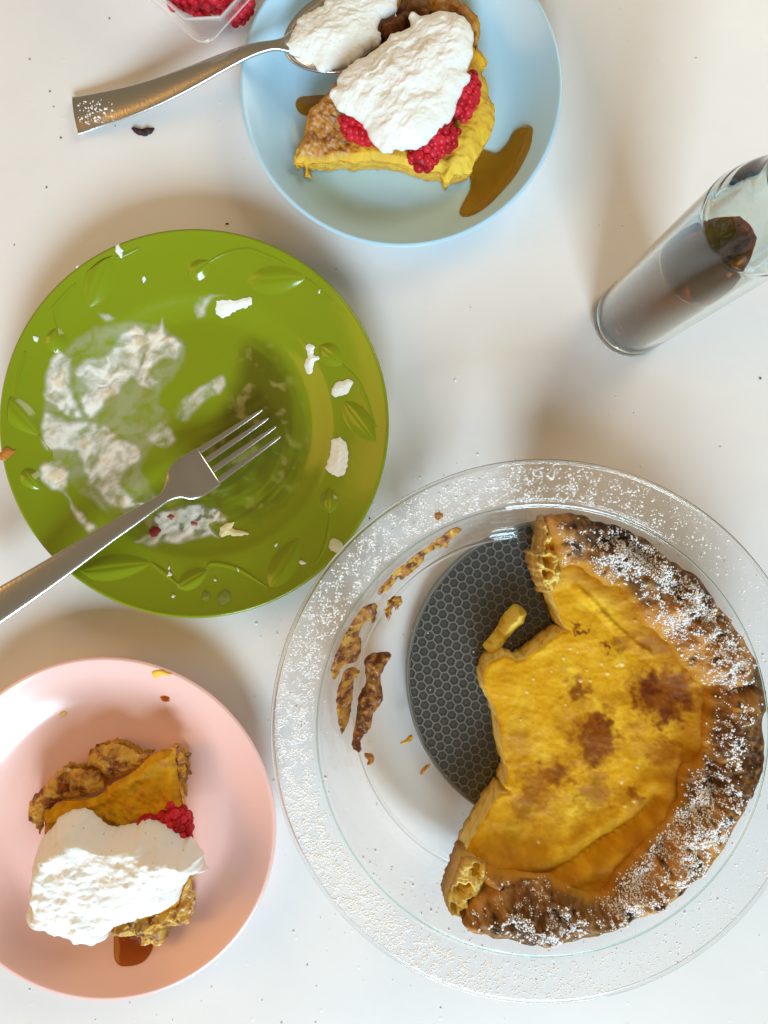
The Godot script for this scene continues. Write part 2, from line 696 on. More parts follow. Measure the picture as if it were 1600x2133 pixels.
var trivet_c := Vector3()
func build_trivet() -> void:
	trivet_c = P(1173, 1408, 0.007); trivet_c.y = 0.0
	var R := 0.0836
	var t := thing("trivet", "round black silicone trivet with honeycomb cells under the glass dish", "trivet", trivet_c)
	var base := prof([0.0, 0.0030, R - 0.0030, 0.0030, R - 0.0022, 0.0032, R - 0.0018, 0.0060, R - 0.0013, 0.0072, R - 0.0006, 0.0072, R, 0.0064, R, 0.0012, R - 0.0008, 0.0003, R - 0.0020, 0.0003, 0.0, 0.0003], 1)
	obj("base", lathe(base, 160), M.silicone_rib, t)
	var pitch := 0.00510
	var rad := pitch / sqrt(3.0)
	var inner := rad * 0.86
	var rot := deg_to_rad(20.0)
	var spots := []
	for j in range(-21, 22):
		for i in range(-21, 22):
			var c := Vector2((i + 0.5 * (j & 1)) * pitch, j * pitch * sqrt(3.0) / 2.0).rotated(rot)
			if c.length() < R - 0.0004: spots.append(c)
	spots.sort_custom(func(a, b): return a.x + a.y * 0.12 < b.x + b.y * 0.12)
	var ribs := PackedVector3Array()
	var rix := PackedInt32Array()
	var far := SurfaceTool.new()
	var cells := {}
	for k in spots.size():
		var c: Vector2 = spots[k]
		var near_rim := c.length() > R - 0.0021 - rad
		var start := ribs.size()
		for q in 6:
			var a := rot + PI / 6 + q * PI / 3
			var o := (c + Vector2(cos(a), sin(a)) * rad).limit_length(R - 0.0017)
			var n := (c + Vector2(cos(a), sin(a)) * inner).limit_length(R - 0.0021)
			ribs.append(Vector3(o.x, 0.0070, o.y))
			ribs.append(Vector3(n.x, 0.0070, n.y))
		for q in 6:
			var a := start + q * 2
			var b := start + ((q + 1) % 6) * 2
			rix.append_array([a, b, a + 1, b, b + 1, a + 1])
		var mesh: ArrayMesh
		if near_rim:
			mesh = hex_cell(c, inner, rot, R - 0.0021)
		else:
			if not cells.has("m"): cells.m = hex_cell(Vector2.ZERO, inner, rot, 1.0)
			mesh = cells.m
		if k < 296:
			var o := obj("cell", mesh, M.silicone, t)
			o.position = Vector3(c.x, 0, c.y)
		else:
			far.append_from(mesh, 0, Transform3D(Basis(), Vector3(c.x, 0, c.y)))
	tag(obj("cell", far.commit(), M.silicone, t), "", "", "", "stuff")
	obj("honeycomb_rib", mk(ribs, rix), M.silicone_rib, t)

func hex_cell(c: Vector2, inner: float, rot: float, limit: float) -> ArrayMesh:
	var v := PackedVector3Array()
	var ix := PackedInt32Array()
	var rows := [[1.0, 0.0071], [0.94, 0.0060], [0.84, 0.0052], [0.5, 0.0060], [0.2, 0.0062]]
	for r in rows:
		for q in 6:
			var a := rot + PI / 6 + q * PI / 3
			var p := (c + Vector2(cos(a), sin(a)) * (inner * float(r[0]))).limit_length(limit) - c
			v.append(Vector3(p.x, r[1], p.y))
	for i in rows.size() - 1:
		for q in 6:
			var a := i * 6 + q
			var b := i * 6 + (q + 1) % 6
			ix.append_array([a, b, a + 6, b, b + 6, a + 6])
	var m := v.size()
	v.append(Vector3(0, 0.0062, 0))
	for q in 6:
		ix.append_array([m, (rows.size() - 1) * 6 + q, (rows.size() - 1) * 6 + (q + 1) % 6])
	return mk(v, ix)

var dish_c := Vector3()
var dish_in: PackedVector2Array
func dish_y(p: Vector2) -> float: return prof_y(dish_in, p.distance_to(Vector2(dish_c.x, dish_c.z)))

func build_dish() -> void:
	dish_c = P(1132, 1525, 0.0525); dish_c.y = 0.0
	dish_in = prof([0.0, 0.0125, 0.05, 0.0125, 0.0865, 0.0126, 0.0910, 0.0138, 0.0938, 0.0172, 0.1042, 0.0475, 0.1062, 0.0512, 0.1095, 0.0524, 0.1180, 0.0530, 0.1245, 0.0534, 0.1265, 0.0530, 0.1276, 0.0516], 3)
	var out := prof([0.1276, 0.0516, 0.1270, 0.0500, 0.1245, 0.0490, 0.1115, 0.0481, 0.1092, 0.0468, 0.1078, 0.0440, 0.0975, 0.0140, 0.0940, 0.0096, 0.0895, 0.0078, 0.05, 0.0076, 0.0, 0.0076], 3)
	var full := dish_in.duplicate(); full.append_array(out)
	var t := thing("pie_dish", "round clear glass pie dish dusted with sugar on its wide rim", "dish", dish_c)
	obj("bowl", lathe(full, 256), M.thin_glass, t)
	obj("rim_edge", torus(0.1275, 0.0514, 0.0010, 256), M.clear_glass, t)
	obj("lip_edge", torus(0.1066, 0.0506, 0.0004, 256), M.green_glass, t)
	obj("foot_edge", torus(0.0905, 0.0108, 0.0010, 256), M.clear_glass, t)

func torus(r: float, y: float, rad: float, seg: int) -> ArrayMesh:
	var p := PackedVector2Array()
	for i in 13:
		p.append(Vector2(r + cos(TAU * i / 12) * rad, y + sin(TAU * i / 12) * rad))
	return lathe(p, seg)

func build_bottle() -> void:
	var at := P(1311, 667, 0.0)
	var b := thing("bottle", "clear glass bottle of dark syrup standing at the right edge", "bottle", at)
	var r := 0.0203
	var full := prof([0.0, 0.0022, 0.012, 0.0014, 0.0165, 0.0004, 0.0192, 0.0010, r, 0.0040, r, 0.0090, r, 0.06, r, 0.128, 0.0198, 0.140, 0.0170, 0.151, 0.0146, 0.158, 0.0138, 0.164, 0.0138, 0.172], 4)
	var inside := prof([0.0116, 0.172, 0.0116, 0.164, 0.0122, 0.157, 0.0142, 0.149, 0.0162, 0.139, 0.0168, 0.128, 0.0168, 0.06, 0.0168, 0.014, 0.0158, 0.0095, 0.0130, 0.0078, 0.0, 0.0086], 4)
	full.append_array(inside)
	obj("body", lathe(full, 200), M.bottle_glass, b)
	obj("mouth_ring", lathe(prof([0.0115, 0.1725, 0.0113, 0.178, 0.0125, 0.180, 0.0148, 0.180, 0.0158, 0.178, 0.0157, 0.1742, 0.0146, 0.1725, 0.0115, 0.1725], 3), 72), M.bottle_glass, b)
	var s := obj("syrup", lathe(prof([0.0, 0.0089, 0.0128, 0.0081, 0.0156, 0.0098, 0.0166, 0.014, 0.0166, 0.040, 0.0166, 0.0960, 0.0163, 0.0954, 0.0153, 0.0950, 0.0, 0.0950], 4), 200), M.bottle_syrup)
	s.position = at
	tag(s, "dark brown syrup filling the lower part of the glass bottle", "syrup")

func raspberry(at: Vector3, radius: float, length: float, axis: Vector3, label: String, group: String, seed_: int, drup := 0.0023) -> Node3D:
	var t := thing("raspberry", label, "raspberry", at, group)
	var r := RandomNumberGenerator.new()
	r.seed = seed_
	axis = axis.normalized()
	var side := axis.cross(Vector3(0.13, 1, 0.21)).normalized()
	var other := axis.cross(side)
	if not cache.has("drupelet"):
		var sp := SphereMesh.new()
		sp.radius = 1.0
		sp.height = 2.0
		sp.radial_segments = 14
		sp.rings = 8
		cache.drupelet = sp
		var core := SphereMesh.new()
		core.radius = 1.0
		core.height = 2.0
		core.radial_segments = 20
		core.rings = 12
		cache.core = core
	var o := obj("core", cache.core, M.raspberry_deep, t)
	o.basis = Basis(side * (radius * 0.86), other * (radius * 0.86), axis * (length * 0.5 * 0.9))
	var rows := int(length / (drup * 1.42))
	for i in rows + 1:
		var s := -1.0 + 2.0 * i / rows
		var rr := radius * pow(maxf(1.0 - pow(absf(s), 2.3), 0.0), 0.5) * (1.0 - 0.16 * s)
		var n := maxi(1, int(round(TAU * rr / (drup * 1.6))))
		for k in n:
			var a := TAU * (k + 0.5 * (i & 1) + r.randf_range(-0.22, 0.22)) / n
			var p := axis * ((s + r.randf_range(-0.05, 0.05)) * length * 0.5 * 0.93) + (side * cos(a) + other * sin(a)) * rr * 0.84
			if p.y < -radius * 0.45: continue
			var q := obj("drupelet", cache.drupelet, M["drupelet_%d" % r.randi_range(0, 2)], t)
			q.position = p
			q.rotation = Vector3(r.randf() * 3.0, r.randf() * 3.0, 0.0)
			q.scale = Vector3(r.randf_range(0.9, 1.2), r.randf_range(0.85, 1.1), 1.05) * drup * r.randf_range(0.86, 1.16)
	return t

func build_punnet() -> void:
	var corner := P(415, 88, 0.030)
	var c := Vector3(corner.x - 0.0015, 0.0, corner.z - 0.0800)
	var t := thing("punnet", "clear plastic punnet of raspberries at the top edge", "punnet", c)
	t.rotation.y = deg_to_rad(45.0 + 3.0)
	var h := 0.0585
	var top := box_ring(h - 0.0040, 0.0125, 0.0305, 0.0)
	obj("flange", loft([top, box_ring(h - 0.0036, 0.0115, 0.0300, 0.3), box_ring(h - 0.0025, 0.0095, 0.0298, 1.0), box_ring(h - 0.0008, 0.0085, 0.0300, 1.0), box_ring(h, 0.008, 0.0292, 1.0), box_ring(h, 0.008, 0.0286, 1.0)]), M.punnet_plastic, t)
	obj("flange_edge", ring_tube(box_ring(h, 0.008, 0.0292, 1.0), 0.0005), M.frosted_plastic, t)
	obj("tub", loft([top, box_ring(h - 0.0046, 0.0124, 0.0298, 0.0), box_ring(h - 0.0052, 0.0122, 0.0262, 0.0), box_ring(h - 0.0064, 0.0120, 0.0256, 0.0), box_ring(h - 0.0070, 0.0118, 0.0220, 0.0), box_ring(h - 0.0084, 0.0115, 0.0214, 0.0), box_ring(h - 0.0115, 0.0110, 0.0022, 0.0), box_ring(h - 0.0130, 0.0110, 0.0012, 0.1), box_ring(0.001, 0.0005, 0.0012, 0.0)]), M.frosted_plastic, t)
	obj("step_bead", ring_tube(top, 0.00065), M.frosted_plastic, t)
	obj("step_bead", ring_tube(box_ring(h - 0.0064, 0.0120, 0.0257, 0.0), 0.00060), M.frosted_plastic, t)
	obj("step_bead", ring_tube(box_ring(h - 0.0084, 0.0115, 0.0215, 0.0), 0.00055), M.frosted_plastic, t)
	var spots := [[380, -16, 0.021, 0.0082, "raspberry at the left of the punnet's opening"], [446, -16, 0.020, 0.0088, "raspberry at the right of the punnet's opening"],
		[414, -4, 0.012, 0.0085, "raspberry lowest in the punnet's near corner"], [492, 8, 0.011, 0.0088, "raspberry pressed against the punnet's right wall"],
		[415, -28, 0.022, 0.0090, "raspberry heaped behind the others in the punnet"]]
	for i in spots.size():
		var s: Array = spots[i]
		raspberry(P(s[0], s[1], s[2]), s[3], s[3] * 2.3, Vector3(cos(i * 1.9), 0.5 * sin(i * 2.7), sin(i * 1.9)), s[4], "raspberries in the punnet", 100 + i)

func ring_tube(r: PackedVector3Array, rad: float) -> ArrayMesh:
	var rings := []
	var n := r.size()
	for i in n + 1:
		var p := r[i % n]
		var t := (r[(i + 1) % n] - r[(i - 1 + n) % n]).normalized()
		var s := t.cross(Vector3.UP).normalized()
		var c := PackedVector3Array()
		for k in 8:
			var a := TAU * k / 8
			c.append(p + (s * cos(a) + Vector3.UP * sin(a)) * rad)
		rings.append(c)
	return loft(rings)

# ------------------------------------------------------------------ the pancake in the dish

var crust_f: Field
var fold_f: Field
var fold2_f: Field
var spots_v := []
var sugar_at := PackedVector3Array()

func custard_color(p: Vector2, toast: float) -> Color:
	var nb: FastNoiseLite = N.b
	var nc: FastNoiseLite = N.c
	var c := Color(0.70, 0.36, 0.010)
	var pale := sm(0.0, 0.55, nb.get_noise_2d(p.x * 38.0 + 4.0, p.y * 38.0))
	c = c.lerp(Color(0.84, 0.54, 0.035), pale * 0.75)
	var orange := sm(-0.05, 0.5, nc.get_noise_2d(p.x * 55.0, p.y * 55.0 + 9.0) + toast)
	c = c.lerp(Color(0.52, 0.25, 0.009), orange * 0.7)
	var fine := nc.get_noise_2d(p.x * 210.0 + 3.0, p.y * 210.0)
	c = c.lerp(Color(0.86, 0.58, 0.05), 0.20 * sm(0.12, 0.5, fine)).lerp(Color(0.46, 0.19, 0.008), 0.22 * sm(-0.12, -0.5, fine))
	return c

func pan_base(p: Vector2) -> float:
	var nb: FastNoiseLite = N.b
	var y := 0.0325 + 0.0022 * nb.get_noise_2d(p.x * 22.0, p.y * 22.0) + 0.0003 * nb.get_noise_2d(p.x * 90.0, p.y * 90.0)
	var wr: FastNoiseLite = N.ridge
	y += 0.0004 * wr.get_noise_2d(p.x * 38.0 + p.y * 12.0, p.y * 70.0) + 0.00012 * nb.get_noise_2d(p.x * 320.0, p.y * 320.0)
	var d := fold_f.at(p)
	y -= 0.0030 * exp(-pow(d / 0.0022, 2.0))
	y += 0.0026 * exp(-pow((d - 0.0075) / 0.0045, 2.0))
	d = fold2_f.at(p)
	y += 0.0022 * exp(-pow(d / 0.0018, 2.0))
	return y

func pan_top(p: Vector2, d: float, _m: float) -> Color:
	var nc: FastNoiseLite = N.c
	var y := pan_base(p)
	var dc := crust_f.at(p)
	y += 0.004 * sm(-0.014, 0.0, dc)
	y -= 0.0008 * (1.0 - sm(0.0, 0.0012, d))
	var c := custard_color(p, -0.12 + 0.38 * sm(-0.02, 0.045, (p - P2(1180, 1480, 0.034)).dot(Vector2(0.55, 0.83))) - 0.25 * sm(0.010, 0.0, d))
	var w := p + Vector2(nc.get_noise_2d(p.x * 130.0, p.y * 130.0), nc.get_noise_2d(p.x * 130.0 + 77.0, p.y * 130.0)) * 0.0065
	for s in spots_v:
		var e: float = w.distance_to(s[0]) / s[1]
		if e < 1.7:
			var k := sm(1.6, 0.25, e + 0.28 * nc.get_noise_2d(p.x * 300.0, p.y * 300.0)) * float(s[2])
			c = c.lerp(Color(0.44, 0.14, 0.008), minf(k * 1.2, 1.0) * 0.85)
			c = c.lerp(Color(0.14, 0.030, 0.005), pow(k, 1.4))
	for s in bubbles_v:
		var e: float = p.distance_to(s[0]) / s[1]
		if e < 1.6:
			c = c.lerp(Color(0.90, 0.70, 0.28), sm(1.5, 0.5, e) * 0.8)
			y += 0.0007 * sm(1.4, 0.2, e)
	# browner where it meets the crust
	c = c.lerp(Color(0.40, 0.14, 0.012), 0.65 * sm(-0.012, 0.002, dc + 0.006 * nc.get_noise_2d(p.x * 80.0, p.y * 80.0)))
	# tiny dark specks of vanilla
	if nc.get_noise_2d(p.x * 900.0 + 13.0, p.y * 900.0) > 0.60: c = c.lerp(Color(0.12, 0.05, 0.01), 0.5)
	return Color(c.r, c.g, c.b, y)

func crust_color(p: Vector2, y: float, rise: float) -> Color:
	var nc: FastNoiseLite = N.c
	var nb: FastNoiseLite = N.b
	var c := Color(0.55, 0.265, 0.065)
	c = c.lerp(Color(0.62, 0.34, 0.13), sm(0.05, 0.5, nb.get_noise_2d(p.x * 60.0 + 31.0, p.y * 60.0)))
	var brown := sm(-0.15, 0.35, nc.get_noise_2d(p.x * 45.0, p.y * 45.0 + 3.0) + rise * 0.35 - 0.2)
	c = c.lerp(Color(0.20, 0.062, 0.016), brown * 0.65)
	var dark := sm(0.12, 0.42, nc.get_noise_2d(p.x * 75.0 + 8.0, p.y * 75.0) + rise * 0.35 - 0.27)
	for q in scorch_v:
		dark = maxf(dark, float(q[2]) * sm(1.5, 0.5, p.distance_to(q[0]) / float(q[1]) + 0.55 * nc.get_noise_2d(p.x * 120.0, p.y * 120.0)))
	var fleck := nc.get_noise_2d(p.x * 260.0 + 19.0, p.y * 260.0)
	c = c.lerp(Color(0.62, 0.34, 0.12), 0.55 * sm(0.15, 0.45, fleck)).lerp(Color(0.06, 0.018, 0.008), 0.35 * sm(-0.15, -0.5, fleck))
	c = c.lerp(Color(0.028, 0.010, 0.007), dark * (0.97 - 0.30 * sm(0.0, 0.4, fleck)))
	return c

func pan_crust_top(p: Vector2, d: float, m: float) -> Color:
	var nb: FastNoiseLite = N.b
	var nc: FastNoiseLite = N.c
	var rd: FastNoiseLite = N.ridge
	var v := p - Vector2(dish_c.x, dish_c.z)
	var r := v.length()
	var ang := v.angle()
	var w := maxf(m * 0.95, 0.004)
	var s := clampf(d / w, 0.0, 1.0)
	var outer := sm(0.1085, 0.0900, r)     # falls toward the dish wall
	var dome := pow(s, 0.5)
	var far_out := sm(0.086, 0.100, r)
	dome = lerpf(dome, pow(clampf(d / 0.007, 0.0, 1.0), 0.5), far_out)
	var y := lerpf(pan_base(p) + 0.0030, 0.0430, far_out)
	var rise := dome * (0.80 + 0.30 * nb.get_noise_2d(ang * 3.1, r * 25.0)) * (0.60 + 0.40 * outer)
	y += lerpf(0.0215, 0.0125, far_out) * rise
	y += 0.0040 * nb.get_noise_2d(ang * 5.0 + r * 30.0, r * 55.0) * dome
	y += 0.0024 * (rd.get_noise_2d(p.x * 24.0, p.y * 24.0)) * dome
	for f in crease_f:
		y -= 0.0075 * exp(-pow(f.at(p) / 0.0032, 2.0)) * dome
	y += 0.0011 * nc.get_noise_2d(p.x * 190.0, p.y * 190.0) * sm(0.08, 0.4, s)
	var c := crust_color(p, y, rise)
	c = c.lerp(Color(0.58, 0.28, 0.025), 0.9 * sm(0.30, 0.0, s + 0.12 * nb.get_noise_2d(p.x * 90.0, p.y * 90.0)) * (1.0 - far_out))
	# powdered sugar settles in drifts
	var drift := 0.30 * nb.get_noise_2d(p.x * 40.0 + 90.0, p.y * 40.0) + 0.42 * nc.get_noise_2d(p.x * 210.0, p.y * 210.0) + 0.22 * outer - 0.03
	for q in sugar_v:
		drift += float(q[2]) * exp(-(p - Vector2(q[0])).length_squared() / (q[1] * q[1]))
	drift += 0.42 * nc.get_noise_2d(p.x * 330.0 + 5.0, p.y * 330.0)
	var k := sm(0.22, 0.52, drift) * minf(s * 2.5, 1.0)
	if rng.randf() < k * 1.0 * sm(0.0, 0.12, s): sugar_at.append(Vector3(p.x, y, p.y))
	c = c.lerp(Color(0.86, 0.84, 0.82), 0.12 * k)
	return Color(c.r, c.g, c.b, y)

var sugar_v := []
var crease_f := []
var scorch_v := []
var bubbles_v := []

func build_pancake() -> void:
	rng.seed = 5
	var zc := 0.034
	var zt := 0.046
	var cut := outline([1140, 1112, 1128, 1150, 1136, 1192, 1156, 1250, 1180, 1308, 1186, 1314, 1150, 1332, 1090, 1376, 1050, 1368, 1016, 1388, 1009, 1424, 1020, 1456, 1036, 1490, 1046, 1560, 1060, 1612, 1052, 1640, 1060, 1652, 1040, 1660, 1010, 1706, 976, 1764, 954, 1826, 956, 1868, 990, 1890], 0, 0, 1, zc)
	var outer_c := outline([1060, 1955, 1150, 1964, 1250, 1945, 1380, 1885, 1480, 1800, 1550, 1690, 1584, 1580, 1584, 1440, 1540, 1330, 1480, 1245, 1400, 1180, 1300, 1115, 1220, 1086], 0, 0, 1, zc + 0.022)
	var body := cut.duplicate(); body.append_array(outer_c)
	body = rough(spline(body, 7), 0.0005, 300.0)
	var inner := [1141, 1079, 1156, 1120, 1166, 1166, 1176, 1186, 1198, 1180, 1222, 1184, 1254, 1212, 1281, 1226, 1304, 1226, 1327, 1262, 1346, 1297, 1372, 1320, 1402, 1342, 1418, 1365, 1441, 1397, 1466, 1428, 1482, 1446, 1480, 1500, 1476, 1560, 1466, 1592, 1432, 1612, 1424, 1660, 1402, 1702, 1370, 1742, 1332, 1782, 1290, 1832, 1264, 1872, 1238, 1876, 1180, 1852, 1110, 1832, 1060, 1828, 1016, 1816, 1006, 1850, 986, 1884, 966, 1916]
	var outr := [972, 1942, 1010, 1956, 1070, 1970, 1152, 1980, 1250, 1960, 1312, 1934, 1366, 1912, 1408, 1885, 1456, 1845, 1500, 1797, 1528, 1752, 1548, 1710, 1578, 1662, 1596, 1609, 1602, 1560, 1600, 1500, 1606, 1462, 1602, 1420, 1586, 1390, 1564, 1340, 1535, 1304, 1504, 1262, 1470, 1216, 1437, 1188, 1389, 1160, 1345, 1122, 1316, 1107, 1283, 1092, 1244, 1087, 1222, 1072, 1158, 1071]
	var il := outline(inner, 0, 0, 1, zt)
	var ol := outline(outr, 0, 0, 1, zt + 0.002)
	var cp := il.duplicate(); cp.append_array(ol)
	cp = rough(spline(cp, 6), 0.0009, 120.0)
	var box := bounds(body).merge(bounds(cp))
	crust_f = field(cp, true, 0.002, box)
	fold_f = field(spline(outline([1010, 1836, 1070, 1832, 1145, 1819, 1206, 1789, 1272, 1745, 1318, 1716, 1366, 1660], 0, 0, 1, zc), 4, false), false, 0.002, box)
	fold2_f = field(spline(outline([1200, 1225, 1240, 1262, 1262, 1287, 1314, 1336, 1350, 1360], 0, 0, 1, zc), 4, false), false, 0.002, box)
	for l in [[1335, 1856, 1372, 1806, 1396, 1768, 1412, 1736, 1446, 1700, 1486, 1690, 1498, 1650, 1490, 1570], [1470, 1446, 1530, 1440, 1610, 1446], [1222, 1862, 1248, 1894, 1300, 1902, 1330, 1930], [1176, 1182, 1236, 1140, 1300, 1128, 1360, 1170], [1400, 1340, 1440, 1300, 1500, 1290], [1110, 1832, 1120, 1890, 1180, 1920]]:
		crease_f.append(field(spline(outline(l, 0, 0, 1, 0.05), 4, false), false, 0.002, box))
	for s in [[1362, 1440, 38, 1.0], [1412, 1452, 30, 1.0], [1388, 1486, 26, 0.95], [1412, 1415, 20, 0.8], [1245, 1532, 34, 1.0], [1256, 1512, 22, 0.9], [1232, 1568, 24, 0.8], [1205, 1440, 19, 0.75], [1300, 1340, 18, 0.5],
			[1376, 1564, 26, 0.45], [1165, 1612, 24, 0.75], [1120, 1638, 30, 0.5], [1240, 1655, 34, 0.5], [1100, 1680, 28, 0.45], [1326, 1655, 14, 0.6], [1360, 1340, 26, 0.55], [1075, 1550, 40, 0.3], [1218, 1312, 7, 0.9], [1261, 1350, 8, 0.95], [1200, 1312, 5, 0.8], [1190, 1500, 30, 0.25], [1400, 1560, 14, 0.4], [1330, 1520, 16, 0.3]]:
		spots_v.append([P2(s[0], s[1], 0.034), float(s[2]) / S * 1.12, s[3]])
	for s in [[1298, 1385, 8], [1268, 1404, 6], [1288, 1388, 4], [1255, 1384, 4], [1212, 1420, 6], [1190, 1352, 4], [1176, 1372, 5], [1098, 1442, 5], [1112, 1415, 4], [1225, 1398, 3], [1150, 1400, 3], [1232, 1420, 4], [1330, 1600, 5], [1297, 1632, 6], [1318, 1666, 5], [1300, 1678, 4], [1122, 1757, 5], [1180, 1470, 3], [1085, 1500, 3], [1318, 1290, 4], [1205, 1360, 3]]:
		bubbles_v.append([P2(s[0], s[1], 0.034), float(s[2]) * 0.62 / S])
	for s in [[1215, 1092, 26, 0.8], [1265, 1112, 34, 0.95], [1300, 1130, 40, 1.0], [1350, 1150, 36, 0.9], [1395, 1195, 36, 0.8], [1440, 1215, 30, 0.9], [1462, 1245, 26, 0.9], [1330, 1230, 26, 0.8], [1500, 1300, 26, 0.6], [1588, 1420, 22, 0.8], [1560, 1540, 46, 0.8], [1580, 1600, 40, 0.9], [1540, 1640, 38, 0.85], [1440, 1680, 30, 0.8], [1350, 1770, 26, 0.8], [1290, 1850, 24, 0.8], [1180, 1900, 40, 0.7], [1100, 1930, 40, 0.75], [1240, 1920, 34, 0.7], [1040, 1930, 26, 0.6], [1500, 1520, 30, 0.5]]:
		scorch_v.append([P2(s[0], s[1], 0.05), float(s[2]) * 1.35 / S, s[3]])
	for s in [[1290, 1140, 50, 0.35], [1340, 1170, 50, 0.3], [1420, 1240, 60, 0.2], [1470, 1330, 70, 0.2], [1540, 1390, 50, 0.3], [1430, 1690, 45, 0.35], [1370, 1760, 50, 0.4], [1310, 1830, 45, 0.5], [1290, 1880, 40, 0.4], [1150, 1965, 40, 0.25], [1560, 1720, 60, 0.2], [1080, 1955, 40, 0.2], [1500, 1780, 60, 0.2], [1400, 1860, 60, 0.15]]:
		sugar_v.append([P2(s[0], s[1], 0.05), float(s[2]) / S, s[3]])
	var t := thing("oven_pancake", "half of a puffed oven pancake with dark sugared crust in glass dish", "pancake", Vector3.ZERO)
	obj("custard", sheet(body, 0.00055, pan_top), M.custard, t)
	var nb: FastNoiseLite = N.b
	obj("cut_side", skirt(body, func(p): return pan_top(p, 0.0, 0.1).a + 0.0002, func(p): return maxf(0.0130, dish_y(p) + 0.0004) if p.x < 0.09 else 0.022, 0.0012, 0.0007,
		func(p: Vector2, s: float): return Color(0.94, 0.76, 0.22).lerp(Color(0.76, 0.47, 0.05), sm(-0.05, 0.45, nb.get_noise_2d(p.x * 260.0, p.y * 260.0 + s * 2.0) * 0.8 + 0.25 * s)).lerp(Color(0.30, 0.13, 0.02), sm(0.75, 1.0, s) * 0.8) if p.x < 0.125 and p.y < 0.2 else Color(0.35, 0.14, 0.03), 10), M.crumb, t)
	obj("crust", sheet(cp, 0.0005, pan_crust_top), M.crust, t)
	obj("crust_side", skirt(cp, func(p): return pan_crust_top(p, 0.0, 0.02).a + 0.0001, func(p): return pan_base(p) - 0.002 if p.distance_to(Vector2(dish_c.x, dish_c.z)) < 0.099 else 0.030, -0.0012, 0.0010,
		func(p: Vector2, s: float): return Color(0.34, 0.12, 0.028).lerp(Color(0.12, 0.035, 0.012), sm(-0.2, 0.4, nb.get_noise_2d(p.x * 120.0, p.y * 120.0)))), M.crust, t)
	# torn ends of the crust, with the open crumb showing
	var e1 := rough(spline(outline([934, 1878, 946, 1846, 960, 1804, 988, 1796, 1016, 1812, 1016, 1846, 998, 1878, 984, 1904, 972, 1926, 944, 1918, 933, 1900], 0, 0, 1, 0.045), 6), 0.0008, 300.0)
	obj("torn_end", sheet(e1, 0.0004, torn_top.bind(0.041)), M.crumb, t)
	obj("torn_crumb", skirt(e1, func(_p): return 0.0385, func(_p): return 0.022, 0.001, 0.001, func(_p, s): return Color(0.70, 0.45, 0.08).lerp(Color(0.35, 0.13, 0.02), s)), M.crumb, t)
	var e2 := rough(spline(outline([1118, 1152, 1134, 1150, 1138, 1112, 1140, 1084, 1152, 1082, 1164, 1122, 1172, 1176, 1176, 1206, 1158, 1232, 1142, 1232, 1130, 1204, 1122, 1180], 0, 0, 1, 0.043), 6), 0.0009, 300.0)
	obj("torn_end", sheet(e2, 0.0004, torn_top.bind(0.0375)), M.crumb, t)
	obj("torn_crumb", skirt(e2, func(_p): return 0.035, func(_p): return 0.018, 0.001, 0.001, func(_p, s): return Color(0.72, 0.48, 0.09).lerp(Color(0.40, 0.16, 0.02), s)), M.crumb, t)
	# powdered sugar on the crust
	var keep := PackedVector3Array()
	for p in sugar_at: keep.append(p)
	tag(grains(keep, 0.00018, 0.00054, "powdered_sugar", 0.0005), "white powdered sugar drifted over the dark pancake crust", "powdered sugar", "", "stuff")

func torn_top(p: Vector2, d: float, m: float, y0: float) -> Color:
	var ce: FastNoiseLite = N.cell
	var nb: FastNoiseLite = N.b
	var w := p + Vector2(nb.get_noise_2d(p.x * 260.0, p.y * 260.0), nb.get_noise_2d(p.x * 260.0 + 9.0, p.y * 260.0)) * 0.0012
	var k := ce.get_noise_2d(w.x * 190.0, w.y * 150.0)          # -1 in the middle of a pore
	var hole := sm(-0.35, -0.85, k) * sm(0.0, 0.003, d)
	var y := y0 + 0.0035 * pow(clampf(d / m, 0.0, 1.0), 0.5) - 0.0065 * hole + 0.0008 * nb.get_noise_2d(p.x * 400.0, p.y * 400.0) - 0.0025 * (1.0 - sm(0.0, 0.0012, d))
	var c := Color(0.86, 0.66, 0.18).lerp(Color(0.70, 0.40, 0.05), sm(-0.1, 0.5, nb.get_noise_2d(p.x * 120.0, p.y * 120.0)))
	c = c.lerp(Color(0.45, 0.17, 0.03), 0.8 * sm(0.0016, 0.0, d))
	return Color(c.r, c.g, c.b, y)

func grains(at: PackedVector3Array, lo: float, hi: float, called: String, jitter: float) -> MultiMeshInstance3D:
	var sp := SphereMesh.new()
	sp.radius = 1.0
	sp.height = 2.0
	sp.radial_segments = 6
	sp.rings = 3
	var mm := MultiMesh.new()
	mm.transform_format = MultiMesh.TRANSFORM_3D
	mm.mesh = sp
	mm.instance_count = at.size()
	for i in at.size():
		var s := lerpf(lo, hi, pow(rng.randf(), 2.0))
		var b := Basis.from_euler(Vector3(rng.randf() * TAU, rng.randf() * TAU, rng.randf() * TAU)).scaled(Vector3(s * rng.randf_range(0.7, 1.5), s * 0.8, s * rng.randf_range(0.7, 1.5)))
		mm.set_instance_transform(i, Transform3D(b, at[i] + Vector3(rng.randf_range(-jitter, jitter), s * 0.3, rng.randf_range(-jitter, jitter))))
	var o := MultiMeshInstance3D.new()
	o.name = numbered(called)
	o.multimesh = mm
	o.material_override = M.sugar
	add_child(o)
	return o

# ------------------------------------------------------------------ crumbs and broken crust in the dish

